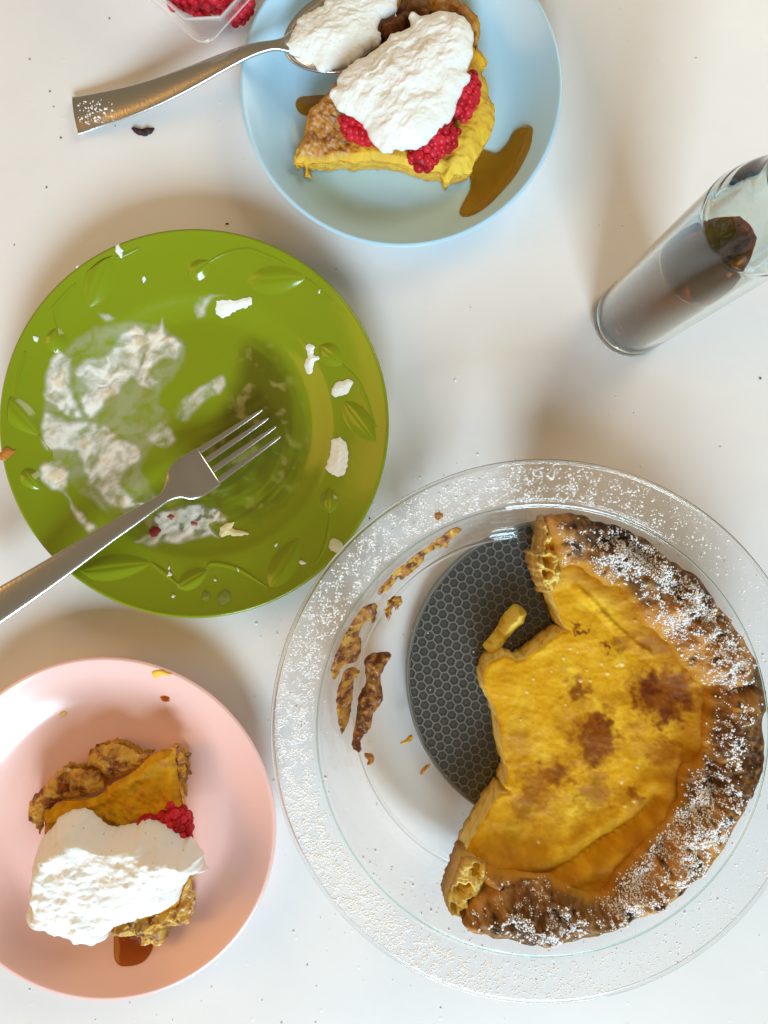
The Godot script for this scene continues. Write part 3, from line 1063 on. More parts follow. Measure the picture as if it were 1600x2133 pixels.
func flake_top(p: Vector2, d: float, m: float, base: Callable, thick: float, dark: float, yellow: float) -> Color:
	var nb: FastNoiseLite = N.b
	var nc: FastNoiseLite = N.c
	var rd: FastNoiseLite = N.ridge
	var s := clampf(d / m, 0.0, 1.0)
	var by: float = base.call(p)
	var y := by + 0.0006 + thick * (0.35 + 0.65 * pow(s, 0.5)) * (0.9 + 0.35 * nb.get_noise_2d(p.x * 60.0, p.y * 60.0)) + 0.0009 * rd.get_noise_2d(p.x * 70.0, p.y * 70.0) * s - thick * 0.35 * (1.0 - sm(0.0, 0.0012, d))
	var c := Color(0.48, 0.20, 0.04).lerp(Color(0.17, 0.05, 0.014), sm(-0.3, 0.35, nc.get_noise_2d(p.x * 130.0, p.y * 130.0) + dark))
	c = c.lerp(Color(0.78, 0.46, 0.06), 0.7 * yellow * sm(0.1, 0.4, nb.get_noise_2d(p.x * 150.0 + 40.0, p.y * 150.0) + 0.1))
	c = c.lerp(Color(0.78, 0.74, 0.70), 0.35 * sm(0.34, 0.5, nc.get_noise_2d(p.x * 420.0, p.y * 420.0 + 70.0) + 0.02))
	return Color(c.r, c.g, c.b, y)

func flake(called: String, poly: PackedVector2Array, cell: float, base: Callable, thick: float, dark: float, yellow: float, label: String, category: String, group := "") -> MeshInstance3D:
	var r := rough(spline(poly, 5), 0.0005, 420.0)
	var o := obj(called, sheet(r, cell, flake_top.bind(base, thick, dark, yellow), func(p: Vector2, d: float, _m: float): return base.call(p) + 0.0003 + 0.0004 * sm(0.0, 0.002, d)), M.crust)
	tag(o, label, category, group)
	return o

func build_fragments() -> void:
	var f := [1060, 430, 1000, 422, 940, 470, 850, 540, 720, 640, 610, 760, 620, 790, 680, 760, 722, 700, 740, 722, 790, 692, 860, 620, 870, 575, 960, 532, 1000, 540, 1000, 500]
	flake("crust_fragment", outline(f, 560, 940, 0.375, 0.030), 0.0004, dish_y, 0.0040, -0.05, 0.9, "long golden strip of crust stuck to the dish wall, topmost fragment", "crust fragment", "loose crust in the glass dish")
	f = [530, 850, 590, 842, 600, 900, 580, 982, 545, 950, 500, 1022, 512, 1080, 490, 1190, 432, 1190, 410, 1192, 370, 1250, 360, 1170, 400, 1060, 460, 940]
	flake("crust_fragment", outline(f, 560, 940, 0.375, 0.030), 0.0004, dish_y, 0.0042, 0.12, 0.6, "curved brown crust fragment with yellow inner edge against the dish wall", "crust fragment", "loose crust in the glass dish")
	f = [430, 1200, 490, 1228, 502, 1260, 470, 1290, 462, 1380, 450, 1480, 438, 1520, 410, 1560, 395, 1500, 385, 1400, 385, 1320, 400, 1270]
	flake("crust_fragment", outline(f, 560, 940, 0.375, 0.022), 0.0004, dish_y, 0.0050, 0.05, 0.5, "reddish brown sugared crust fragment beside the darker ridged one", "crust fragment", "loose crust in the glass dish")
	f = [600, 1130, 682, 1142, 640, 1222, 622, 1290, 632, 1400, 580, 1480, 560, 1560, 512, 1620, 510, 1690, 490, 1690, 460, 1640, 480, 1500, 500, 1370, 540, 1300, 530, 1172]
	flake("crust_fragment", outline(f, 560, 940, 0.375, 0.020), 0.0004, dish_y, 0.0070, 0.25, 0.25, "darkest ridged crust fragment lying on the dish floor left of the trivet", "crust fragment", "loose crust in the glass dish")
	f = [700, 805, 740, 815, 735, 860, 710, 885, 690, 870, 680, 920, 665, 950, 640, 890, 660, 868, 662, 835]
	flake("crust_crumb", outline(f, 560, 940, 0.375, 0.016), 0.0003, dish_y, 0.0024, 0.0, 0.8, "ragged golden crumb pair between the two upper crust fragments", "crumb", "crumbs in the glass dish")
	f = [920, 345, 970, 345, 962, 370, 930, 382]
	flake("crust_crumb", outline(f, 560, 940, 0.375, 0.053), 0.0003, dish_y, 0.0016, 0.0, 0.2, "small brown crumb on the sugared dish rim above the longest crust strip", "crumb", "crumbs in the glass dish")
	f = [530, 1680, 580, 1690, 580, 1735, 545, 1745, 552, 1715, 535, 1702]
	flake("crust_crumb", outline(f, 560, 940, 0.375, 0.014), 0.0003, dish_y, 0.0016, -0.2, 0.7, "curled golden crumb at the lower tip of the darkest crust fragment", "crumb", "crumbs in the glass dish")
	f = [890, 1738, 898, 1748, 872, 1782, 842, 1802, 850, 1770]
	flake("crust_crumb", outline(f, 560, 940, 0.375, 0.014), 0.0003, dish_y, 0.0016, -0.2, 0.7, "lone orange crumb on the dish floor at the trivet's lower left edge", "crumb", "crumbs in the glass dish")
	f = [790, 1575, 800, 1590, 775, 1622, 735, 1630, 732, 1618, 765, 1602]
	flake("crust_crumb", outline(f, 560, 940, 0.375, 0.014), 0.0003, dish_y, 0.0012, -1.0, 1.0, "pale yellow crumb on the dish floor left of the trivet", "crumb", "crumbs in the glass dish")
	# the soft strip of custard that fell off
	f = [1380, 858, 1442, 900, 1432, 952, 1400, 990, 1350, 1034, 1290, 1112, 1250, 1137, 1200, 1102, 1210, 1070, 1270, 1000, 1312, 920]
	var r := rough(spline(outline(f, 560, 940, 0.375, 0.022), 5), 0.0003, 300.0)
	var nb: FastNoiseLite = N.b
	var o := obj("custard_strip", sheet(r, 0.0004, func(p: Vector2, d: float, m: float):
		var s := clampf(d / m, 0.0, 1.0)
		var y := 0.0150 + 0.0105 * pow(s, 0.55) + 0.0006 * nb.get_noise_2d(p.x * 200.0, p.y * 200.0)
		var c := Color(0.86, 0.66, 0.11).lerp(Color(0.66, 0.40, 0.03), sm(0.0, 0.5, nb.get_noise_2d(p.x * 140.0, p.y * 140.0) - s * 0.2))
		return Color(c.r, c.g, c.b, y), func(_p: Vector2, d: float, m: float): return 0.0150 - 0.002 * sqrt(clampf(d / m, 0.0, 1.0))), M.custard)
	tag(o, "yellow custard strip lying over the honeycomb trivet beside the cut pancake", "custard")
	# sugar on the rim and on the dish floor
	rng.seed = 77
	var at := PackedVector3Array()
	var nc: FastNoiseLite = N.c
	for i in 130000:
		var ang := rng.randf() * TAU
		var rad := sqrt(rng.randf_range(0.1085 * 0.1085, 0.1268 * 0.1268))
		var p := Vector2(dish_c.x, dish_c.z) + Vector2(cos(ang), sin(ang)) * rad
		var left := 0.5 - 0.5 * cos(ang)                        # 1 at the left of the rim
		var low := exp(-pow(wrapf(ang - 2.55, -PI, PI) / 0.62, 2.0))
		var top := exp(-pow(wrapf(ang + 1.75, -PI, PI) / 0.55, 2.0))
		var band := sm(0.1268, 0.1235, rad)
		var dens := 0.03 + 0.24 * pow(left, 1.5) + 1.1 * low * sm(0.109, 0.1135, rad) + 0.22 * top
		dens *= 0.62 * band * sm(-0.45, 0.35, nc.get_noise_2d(p.x * 150.0, p.y * 150.0))
		if rng.randf() < dens: at.append(Vector3(p.x, dish_y(p) + 0.0001, p.y))
	for i in 1500:
		var ang := rng.randf() * TAU
		var rad := sqrt(rng.randf()) * 0.105
		var p := Vector2(dish_c.x, dish_c.z) + Vector2(cos(ang), sin(ang)) * rad
		var dens := 0.30 if rad > 0.09 else 0.12
		if rng.randf() < dens * sm(-0.2, 0.4, nc.get_noise_2d(p.x * 70.0, p.y * 70.0)): at.append(Vector3(p.x, dish_y(p) + 0.0001, p.y))
	tag(grains(at, 0.00017, 0.00050, "powdered_sugar", 0.0), "white powdered sugar scattered round the glass dish rim", "powdered sugar", "", "stuff")

# ------------------------------------------------------------------ slices on the plates

func slice_top(p: Vector2, d: float, m: float, y0: float, tilt: Vector2, brown: float) -> Color:
	var nb: FastNoiseLite = N.b
	var nc: FastNoiseLite = N.c
	var y := y0 + p.dot(tilt) + 0.0022 * nb.get_noise_2d(p.x * 60.0, p.y * 60.0) + 0.0006 * nc.get_noise_2d(p.x * 260.0, p.y * 260.0)
	y -= 0.0035 * (1.0 - sm(0.0, 0.0035, d))
	var c := custard_color(p, -0.1)
	c = c.lerp(Color(0.50, 0.20, 0.03), sm(-0.1, 0.4, nc.get_noise_2d(p.x * 90.0 + 5.0, p.y * 90.0) + brown))
	return Color(c.r, c.g, c.b, y)

func cream_sheet(poly: PackedVector2Array, y0: float, thick: float, dir: float, strokes: float, seed_: float, shape := 0.42, cell := 0.0004) -> ArrayMesh:
	var nb: FastNoiseLite = N.b
	var nc: FastNoiseLite = N.c
	var rd: FastNoiseLite = N.ridge
	var ca := cos(dir)
	var sa := sin(dir)
	return sheet(poly, cell, func(p: Vector2, d: float, m: float):
		var s := clampf(d / m, 0.0, 1.0)
		var wx: Vector2 = p + Vector2(nb.get_noise_2d(p.x * 55.0 + seed_, p.y * 55.0), nb.get_noise_2d(p.x * 55.0, p.y * 55.0 + seed_)) * 0.004
		var u: float = wx.x * ca + wx.y * sa
		var w: float = -wx.x * sa + wx.y * ca
		var dome := pow(s, shape)
		var y: float = y0 + thick * dome * (0.86 + 0.22 * nb.get_noise_2d(p.x * 42.0 + seed_, p.y * 42.0))
		y += strokes * 0.0015 * nb.get_noise_2d(u * 32.0 + seed_, w * 115.0) * minf(s * 3.0, 1.0)
		y += strokes * 0.0005 * rd.get_noise_2d(u * 110.0, w * 330.0 + seed_) * minf(s * 3.0, 1.0)
		y += 0.00025 * nc.get_noise_2d(p.x * 300.0, p.y * 300.0 + seed_) * minf(s * 5.0 + 0.15, 1.0)
		var c := Color(0.92, 0.91, 0.87)
		if nc.get_noise_2d(p.x * 800.0 + seed_, p.y * 800.0) > 0.62: c = Color(0.45, 0.40, 0.32)
		return Color(c.r, c.g, c.b, y), func(_p: Vector2, d: float, m: float): return y0 - 0.004 * sqrt(clampf(d / m, 0.0, 1.0)))

func puddle(poly: PackedVector2Array, base: Callable, thick: float, mat_name: String, label: String, group := "") -> void:
	var o := obj("syrup_puddle", sheet(poly, 0.0005, func(p: Vector2, d: float, _m: float):
		return Color(1, 1, 1, base.call(p) + 0.0003 + thick * (1.0 - exp(-d / 0.0014)) + 0.0004 * sm(0.0, 0.006, d))), M[mat_name])
	tag(o, label, "syrup puddle", group)

func slice_side(called: String, poly: PackedVector2Array, y: Callable, base: Callable, lean: float, t: Node, brown: float) -> void:
	var nb: FastNoiseLite = N.b
	obj(called, skirt(poly, y, base, lean, 0.0008, func(p: Vector2, s: float):
		var c := Color(0.90, 0.58, 0.065).lerp(Color(0.70, 0.33, 0.02), sm(-0.2, 0.5, nb.get_noise_2d(p.x * 170.0, s * 3.0 + p.y * 170.0)))
		return c.lerp(Color(0.36, 0.13, 0.02), brown * sm(0.3, 1.0, s)), 10), M.crumb, t)

func build_blue_slice() -> void:
	var t := thing("pancake_slice", "pancake slice under cream and raspberries on the blue plate", "pancake slice", Vector3.ZERO, "slices of pancake on plates")
	var a := [430, 425, 372, 490, 345, 560, 330, 640, 292, 730, 310, 745, 338, 742, 348, 786, 372, 744, 430, 745, 500, 735, 560, 742, 640, 735, 740, 740, 820, 760, 900, 786, 965, 790, 1003, 838, 1050, 800, 1112, 792, 1132, 740, 1180, 660, 1212, 600, 1230, 500, 1205, 430, 1187, 350, 1162, 305, 1196, 262, 1150, 200, 1160, 90, 1112, 15, 1050, -20, 1000, -70, 820, -70, 760, 20, 690, 90, 700, 180, 640, 210, 520, 330]
	var y0 := 0.0205
	var poly := rough(spline(outline(a, 480, 0, 0.45, y0), 5), 0.0007, 330.0)
	var front := P2(0, 290, y0).y
	var nb: FastNoiseLite = N.b
	var nc: FastNoiseLite = N.c
	var right := P2(925, 0, y0).x
	var far := P2(0, 70, y0).y
	var topf := func(p: Vector2, d: float, m: float):
		var c: Color = slice_top(p, d, m, y0, Vector2.ZERO, 0.05)
		var left := sm(P2(760, 0, y0).x, P2(700, 0, y0).x, p.x)
		var g := Color(0.56, 0.25, 0.05).lerp(Color(0.26, 0.08, 0.02), sm(0.05, 0.45, nc.get_noise_2d(p.x * 160.0, p.y * 160.0)))
		var k := left * sm(0.0, 0.004, d)
		var o := c.lerp(g, k * 0.85)
		o = o.lerp(Color(0.80, 0.76, 0.72), 0.38 * k * sm(0.12, 0.45, nc.get_noise_2d(p.x * 380.0, p.y * 380.0) + 0.1))
		var lobe := sm(right, right + 0.006, p.x) * sm(far, far + 0.03, p.y)
		o = o.lerp(Color(0.74, 0.50, 0.055), lobe * 0.8)
		o = o.lerp(Color(0.85, 0.60, 0.08), 0.7 * sm(front + 0.001, front + 0.010, p.y) * (1.0 - k))
		o.a = c.a + 0.004 * lobe * sm(0.0, 0.009, d)
		return o
	obj("custard", sheet(poly, 0.0005, topf), M.custard, t)
	slice_side("cut_side", poly, func(p): return topf.call(p, 0.0, 0.02).a + 0.0002, func(p): return blue_y(p) + 0.0004, -0.0022, t, 0.35)
	# dark crust standing at the far end of the slice
	var c := [1155, 80, 1110, 12, 1060, -40, 900, -80, 800, -60, 765, 30, 700, 80, 678, 110, 700, 150, 705, 185, 760, 160, 830, 120, 900, 95, 1000, 70, 1080, 70, 1120, 120, 1150, 190]
	var cp := rough(spline(outline(c, 480, 0, 0.45, 0.030), 5), 0.0012, 300.0)
	var rd: FastNoiseLite = N.ridge
	var ct := func(p: Vector2, d: float, m: float):
		var s := clampf(d / m, 0.0, 1.0)
		var y: float = 0.0205 + 0.0120 * pow(s, 0.5) + 0.003 * rd.get_noise_2d(p.x * 90.0, p.y * 90.0) * s + 0.0008 * nc.get_noise_2d(p.x * 350.0, p.y * 350.0)
		var col := crust_color(p, y, 0.9).lerp(Color(0.06, 0.016, 0.008), 0.75 * sm(P2(910, 0, 0.03).x, P2(870, 0, 0.03).x, p.x))
		col = col.lerp(Color(0.62, 0.30, 0.05), 0.6 * sm(P2(945, 0, 0.03).x, P2(985, 0, 0.03).x, p.x))
		return Color(col.r, col.g, col.b, y)
	obj("crust", sheet(cp, 0.0005, ct, func(_p, _d, _m): return 0.018), M.crust, t)
	a = [830, 38, 900, 58, 960, 40, 1062, 50, 1122, 112, 1128, 175, 1124, 240, 1100, 312, 1116, 332, 1088, 390, 1060, 445, 1032, 520, 1000, 565, 960, 602, 880, 672, 842, 668, 800, 678, 765, 675, 740, 687, 692, 676, 650, 628, 610, 556, 560, 520, 500, 492, 470, 440, 454, 408, 492, 382, 500, 332, 560, 282, 640, 232, 722, 172, 742, 138, 800, 130, 832, 100]
	poly = rough(spline(outline(a, 480, 0, 0.45, 0.038), 5), 0.0006, 260.0)
	var o := obj("whipped_cream", cream_sheet(poly, 0.0335, 0.0125, deg_to_rad(-38.0), 0.7, 3.0, 0.36), M.cream)
	tag(o, "wide white whipped cream dollop on the blue plate's pancake slice", "whipped cream", "dollops of whipped cream")
	var gr := "raspberries on the blue plate"
	raspberry(P(756, 262, 0.0255), 0.0084, 0.024, Vector3(-1, 0.05, -0.25), "raspberry at the cream's lower left edge on the blue plate", gr, 1)
	raspberry(P(884, 318, 0.0262), 0.0080, 0.019, Vector3(-0.35, 0.15, 1), "raspberry hanging over the front edge of the blue plate's slice", gr, 2)
	raspberry(P(920, 286, 0.0275), 0.0082, 0.018, Vector3(1, 0.1, -0.3), "raspberry just right of the front one, below the cream on blue plate", gr, 3)
	raspberry(P(962, 204, 0.0268), 0.0078, 0.026, Vector3(0.5, 0.1, -1), "long raspberry at the cream's right edge on the blue plate", gr, 4)
	a = [300, 470, 318, 442, 360, 434, 440, 430, 460, 480, 420, 515, 350, 526, 312, 508]
	puddle(spline(outline(a, 480, 0, 0.45, 0.006), 5), blue_y, 0.0009, "syrup_on_blue", "small amber syrup puddle at the left of the blue plate's slice", "syrup on the plates")
	a = [1345, 588, 1378, 596, 1393, 630, 1380, 700, 1350, 770, 1310, 840, 1255, 905, 1200, 965, 1140, 1010, 1090, 1026, 1062, 1012, 1060, 975, 1085, 920, 1110, 870, 1116, 830, 1110, 790, 1130, 745, 1165, 680, 1200, 680, 1240, 690, 1285, 650, 1310, 605]
	puddle(spline(outline(a, 480, 0, 0.45, 0.008), 5), blue_y, 0.0015, "syrup_on_blue", "large amber syrup puddle at the right of the blue plate", "syrup on the plates")

func build_pink_slice() -> void:
	var nb: FastNoiseLite = N.b
	var nc: FastNoiseLite = N.c
	var rd: FastNoiseLite = N.ridge
	var t := thing("pancake_slice", "pancake slice with folded custard under cream on the pink plate", "pancake slice", Vector3.ZERO, "slices of pancake on plates")
	# custard slab
	var a := [945, 540, 962, 600, 975, 700, 1000, 800, 1010, 900, 1030, 1100, 1030, 1250, 1000, 1350, 960, 1430, 700, 1500, 400, 1480, 250, 1400, 220, 1200, 236, 1010, 232, 900, 268, 880, 330, 842, 480, 822, 552, 792, 590, 755, 640, 722, 700, 690, 742, 662, 790, 615, 832, 582]
	var y0 := 0.0235
	var poly := rough(spline(outline(a, 0, 1360, 0.375, y0), 5), 0.0005, 330.0)
	var bound := P2(0, 1690, y0).y
	var topf := func(p: Vector2, d: float, m: float):
		var c: Color = slice_top(p, d, m, y0, Vector2.ZERO, -0.15)
		var o := c.lerp(Color(0.50, 0.20, 0.015), 0.8 * sm(0.0, 0.012, p.y - bound + 0.003 * nc.get_noise_2d(p.x * 70.0, p.y * 70.0)))
		o.a = c.a + 0.002 * sin((p.x * 0.5 + p.y) * 130.0) * sm(0.0, 0.008, d)
		return o
	obj("custard", sheet(poly, 0.0005, topf), M.custard, t)
	slice_side("cut_side", poly, func(p): return topf.call(p, 0.0, 0.02).a + 0.0002, func(p): return pink_y(p) + 0.0004, -0.0040, t, 0.5)
	# crust pieces round it
	var parts := [
		[[330, 648, 372, 655, 430, 662, 520, 668, 552, 700, 555, 770, 500, 800, 380, 824, 290, 850, 268, 872, 240, 905, 226, 960, 205, 1030, 192, 985, 140, 930, 142, 862, 190, 790, 252, 728], 0.0170, 0.0055, 0.10],
		[[480, 562, 540, 532, 622, 514, 700, 540, 760, 575, 822, 580, 790, 610, 744, 650, 680, 690, 610, 712, 556, 690, 520, 650, 470, 640], 0.0150, 0.0050, 0.05],
		[[970, 574, 1022, 592, 1020, 640, 1028, 720, 1006, 722, 1010, 830, 990, 840, 968, 700], 0.0140, 0.0030, 0.25],
		[[596, 1565, 640, 1520, 720, 1480, 900, 1430, 960, 1400, 990, 1330, 1020, 1262, 1046, 1276, 1030, 1380, 1052, 1400, 1055, 1460, 1040, 1520, 962, 1532, 912, 1542, 895, 1640, 830, 1636, 772, 1640, 758, 1592, 640, 1592], 0.0150, 0.0055, -0.05]]
	for i in parts.size():
		var e: Array = parts[i]
		var cp := rough(spline(outline(e[0], 0, 1360, 0.375, float(e[1]) + 0.004), 5), 0.0009, 360.0)
		var yb: float = e[1]
		var th: float = e[2]
		var dk: float = e[3]
		var sug := -0.02 if i == 3 else -0.2
		var lit := 0.6 if i == 3 else 0.35
		obj("crust", sheet(cp, 0.0004, func(p: Vector2, d: float, m: float):
			var s := clampf(d / m, 0.0, 1.0)
			var y: float = yb + th * pow(s, 0.5) + 0.0032 * rd.get_noise_2d(p.x * 75.0, p.y * 75.0) * minf(s * 2.0, 1.0) + 0.0007 * nc.get_noise_2d(p.x * 350.0, p.y * 350.0)
			var c := Color(0.64, 0.33, 0.05).lerp(Color(0.26, 0.075, 0.014), sm(-0.1, 0.35, nc.get_noise_2d(p.x * 95.0, p.y * 95.0) + dk))
			c = c.lerp(Color(0.80, 0.52, 0.09), lit * sm(0.0, 0.4, nb.get_noise_2d(p.x * 110.0 + 20.0, p.y * 110.0) + 0.15))
			c = c.lerp(Color(0.80, 0.74, 0.68), 0.7 * sm(0.1, 0.5, nc.get_noise_2d(p.x * 400.0, p.y * 400.0) + sug))
			return Color(c.r, c.g, c.b, y), func(p: Vector2, _d: float, _m: float): return maxf(yb - 0.008, pink_y(p) + 0.0005)), M.crust, t)
	a = [390, 898, 430, 892, 468, 904, 510, 935, 545, 968, 590, 992, 622, 1000, 680, 985, 725, 982, 768, 962, 800, 950, 832, 962, 866, 970, 905, 966, 940, 988, 965, 1010, 1012, 1062, 1050, 1058, 1085, 1110, 1112, 1150, 1112, 1185, 1138, 1238, 1082, 1250, 1042, 1262, 1020, 1295, 1000, 1320, 985, 1370, 962, 1422, 880, 1472, 790, 1500, 700, 1524, 640, 1545, 600, 1565, 575, 1600, 560, 1625, 520, 1648, 480, 1658, 400, 1642, 350, 1610, 280, 1598, 235, 1572, 182, 1562, 140, 1530, 124, 1498, 132, 1440, 162, 1392, 135, 1370, 140, 1328, 152, 1262, 165, 1170, 190, 1085, 225, 1040, 262, 1002, 290, 955, 320, 930]
	poly = rough(spline(outline(a, 0, 1360, 0.375, 0.036), 5), 0.0006, 300.0)
	# the dollop rises to a ridge across its middle; its far side falls away from the window
	var o := obj("whipped_cream", pink_cream(poly), M.cream)
	tag(o, "tall white whipped cream dollop on the pink plate's pancake slice", "whipped cream", "dollops of whipped cream")
	raspberry(P(368, 1720, 0.0240), 0.0078, 0.022, Vector3(0.3, 0.0, 1), "raspberry at the right edge of the pink plate's slice", "raspberries on the pink plate", 11)
	raspberry(P(318, 1736, 0.0260), 0.0078, 0.020, Vector3(1, 0.1, 0.25), "raspberry half hidden in the hollow between cream and custard, pink plate", "raspberries on the pink plate", 12)
	a = [640, 1560, 642, 1620, 655, 1662, 690, 1690, 740, 1692, 800, 1680, 842, 1652, 862, 1600, 820, 1540, 720, 1520]
	puddle(spline(outline(a, 0, 1360, 0.375, 0.005), 5), pink_y, 0.0012, "syrup_on_pink", "amber syrup puddle at the lower edge of the pink plate's slice", "syrup on the plates")
	a = [872, 262, 895, 250, 925, 256, 932, 272, 912, 288, 885, 286]
	puddle(spline(outline(a, 0, 1360, 0.375, 0.014), 4), pink_y, 0.0012, "syrup_on_pink", "small round syrup drop near the top rim of the pink plate", "syrup on the plates")
	a = [842, 132, 846, 108, 880, 94, 912, 98, 960, 116, 930, 124, 890, 122, 862, 150]
	o = obj("custard_smear", sheet(rough(spline(outline(a, 0, 1360, 0.375, 0.019), 5), 0.0004, 400.0), 0.0004, func(p: Vector2, d: float, _m: float):
		return Color(0.86, 0.55, 0.07, pink_y(p) + 0.0003 + 0.0010 * (1.0 - exp(-d / 0.0008)))), M.custard)
	tag(o, "yellow custard smear on the top rim of the pink plate", "smear")
	a = [318, 346, 340, 334, 358, 350, 340, 362, 320, 364]
	o = obj("custard_smear", sheet(rough(spline(outline(a, 0, 1360, 0.375, 0.008), 5), 0.0004, 400.0), 0.0004, func(p: Vector2, d: float, _m: float):
		return Color(0.84, 0.56, 0.18, pink_y(p) + 0.0003 + 0.0007 * (1.0 - exp(-d / 0.0008)))), M.custard)
	tag(o, "faint yellow crumb smear on the left half of the pink plate", "smear")

func pink_cream(poly: PackedVector2Array) -> ArrayMesh:
	var nb: FastNoiseLite = N.b
	var nc: FastNoiseLite = N.c
	var rd: FastNoiseLite = N.ridge
	var crest := field(spline(outline([150, 1440, 210, 1220, 300, 1120, 430, 1090, 560, 1090, 680, 1100, 800, 1180, 900, 1200, 1000, 1220, 1110, 1240], 0, 1360, 0.375, 0.048), 4, false), false, 0.002, bounds(poly))
	return sheet(poly, 0.0004, func(p: Vector2, d: float, m: float):
		var s := clampf(d / m, 0.0, 1.0)
		var k := exp(-crest.at(p) / 0.017)
		var dome := pow(s, 0.40)
		var y: float = 0.0290 + 0.0145 * dome + 0.0095 * k * minf(s * 4.0, 1.0)
		y += 0.0038 * nb.get_noise_2d(p.x * 48.0, p.y * 55.0 + 7.0) * dome
		var south := sm(P2(0, 1770, 0.045).y, P2(0, 1800, 0.045).y, p.y)
		y += (0.0010 * nb.get_noise_2d(p.x * 85.0, p.y * 110.0) + 0.0004 * rd.get_noise_2d(p.x * 130.0, p.y * 170.0)) * minf(s * 4.0, 1.0) * lerpf(0.25, 1.0, south)
		y += 0.0003 * nc.get_noise_2d(p.x * 330.0, p.y * 330.0) * lerpf(0.3, 1.0, south)
		var c := Color(0.92, 0.91, 0.87)
		if nc.get_noise_2d(p.x * 800.0 + 51.0, p.y * 800.0) > 0.62: c = Color(0.42, 0.38, 0.30)
		return Color(c.r, c.g, c.b, y), func(_p: Vector2, d: float, m: float): return 0.0290 - 0.006 * sqrt(clampf(d / m, 0.0, 1.0)))

# ------------------------------------------------------------------ what is left on the green plate

func smear_noise(p: Vector2, film_like: bool) -> float:
	var nb: FastNoiseLite = N.b
	var nc: FastNoiseLite = N.c
	var v := p - Vector2(green_c.x, green_c.z)
	var w := p + Vector2(nb.get_noise_2d(p.x * 40.0, p.y * 40.0), nb.get_noise_2d(p.x * 40.0 + 60.0, p.y * 40.0)) * 0.006
	if film_like:
		return 0.5 * nb.get_noise_2d(v.angle() * 1.2, v.length() * 240.0) + 0.35 * nc.get_noise_2d(w.x * 60.0, w.y * 60.0) + 0.9 * exp(-p.distance_squared_to(P2(490, 830, 0.01)) / 0.0007)
	return 0.8 * nb.get_noise_2d((w.x - w.y) * 30.0 + 9.0, (w.y + w.x) * 75.0) + 0.38 * nc.get_noise_2d(p.x * 110.0, p.y * 110.0)

func smear(a: Array, thick: float, film: float, label: String, called := "cream_smear", col := Color(0.88, 0.85, 0.76), cover := 0.64) -> void:
	var nb: FastNoiseLite = N.b
	var nc: FastNoiseLite = N.c
	var poly := rough(spline(outline(a, 0, 460, 0.5125, 0.010), 5), 0.0012, 120.0)
	var film_like := called == "syrup_film"
	var o := obj(called, sheet(poly, 0.0004, func(p: Vector2, d: float, _m: float):
		var n := smear_noise(p, film_like)
		var y: float = green_y(p) + 0.00025 + 0.35 * thick * sm(0.0, 0.004, d) * clampf(0.55 + n, 0.05, 1.4)
		var c := col.lerp(Color(0.72, 0.52, 0.24), 0.55 * sm(0.15, 0.55, nb.get_noise_2d(p.x * 70.0 + 50.0, p.y * 70.0)))
		if nc.get_noise_2d(p.x * 800.0, p.y * 800.0) > 0.58: c = c.lerp(Color(0.2, 0.16, 0.06), 0.6)
		return Color(c.r, c.g, c.b, y), null, func(p: Vector2, d: float):
		var n := smear_noise(p, film_like)
		var soft := 0.014 if film_like else 0.0030
		return clampf(film * 0.35 + (cover * 0.9 + film * 0.65) * pow(sm(-0.75, 0.45, n), 1.1) , 0.0, 1.0) * sm(0.0, soft, d)), M.cream_film)
	tag(o, label, "cream smear" if called == "cream_smear" else "syrup film", "leftovers on the green plate")

func blob(a: Array, thick: float, label: String, col := Color(0.90, 0.87, 0.78), called := "cream_blob") -> void:
	var nc: FastNoiseLite = N.c
	var poly := rough(spline(outline(a, 0, 460, 0.5125, 0.016), 5), 0.0007, 330.0)
	var o := obj(called, sheet(poly, 0.0003, func(p: Vector2, d: float, m: float):
		var s := clampf(d / m, 0.0, 1.0)
		var y: float = green_y(p) + 0.0003 + 0.5 * thick * pow(s, 0.8) * (1.0 + 0.4 * nc.get_noise_2d(p.x * 240.0, p.y * 240.0))
		return Color(col.r, col.g, col.b, y)), M.cream)
	tag(o, label, "cream" if called == "cream_blob" else "crumb", "leftovers on the green plate")

func oval(cx: float, cy: float, rx: float, ry: float, turn := 0.0) -> Array:
	var r := []
	for i in 8:
		var a := TAU * i / 8
		var q := Vector2(cos(a) * rx, sin(a) * ry).rotated(turn)
		r.append(cx + q.x)
		r.append(cy + q.y)
	return r

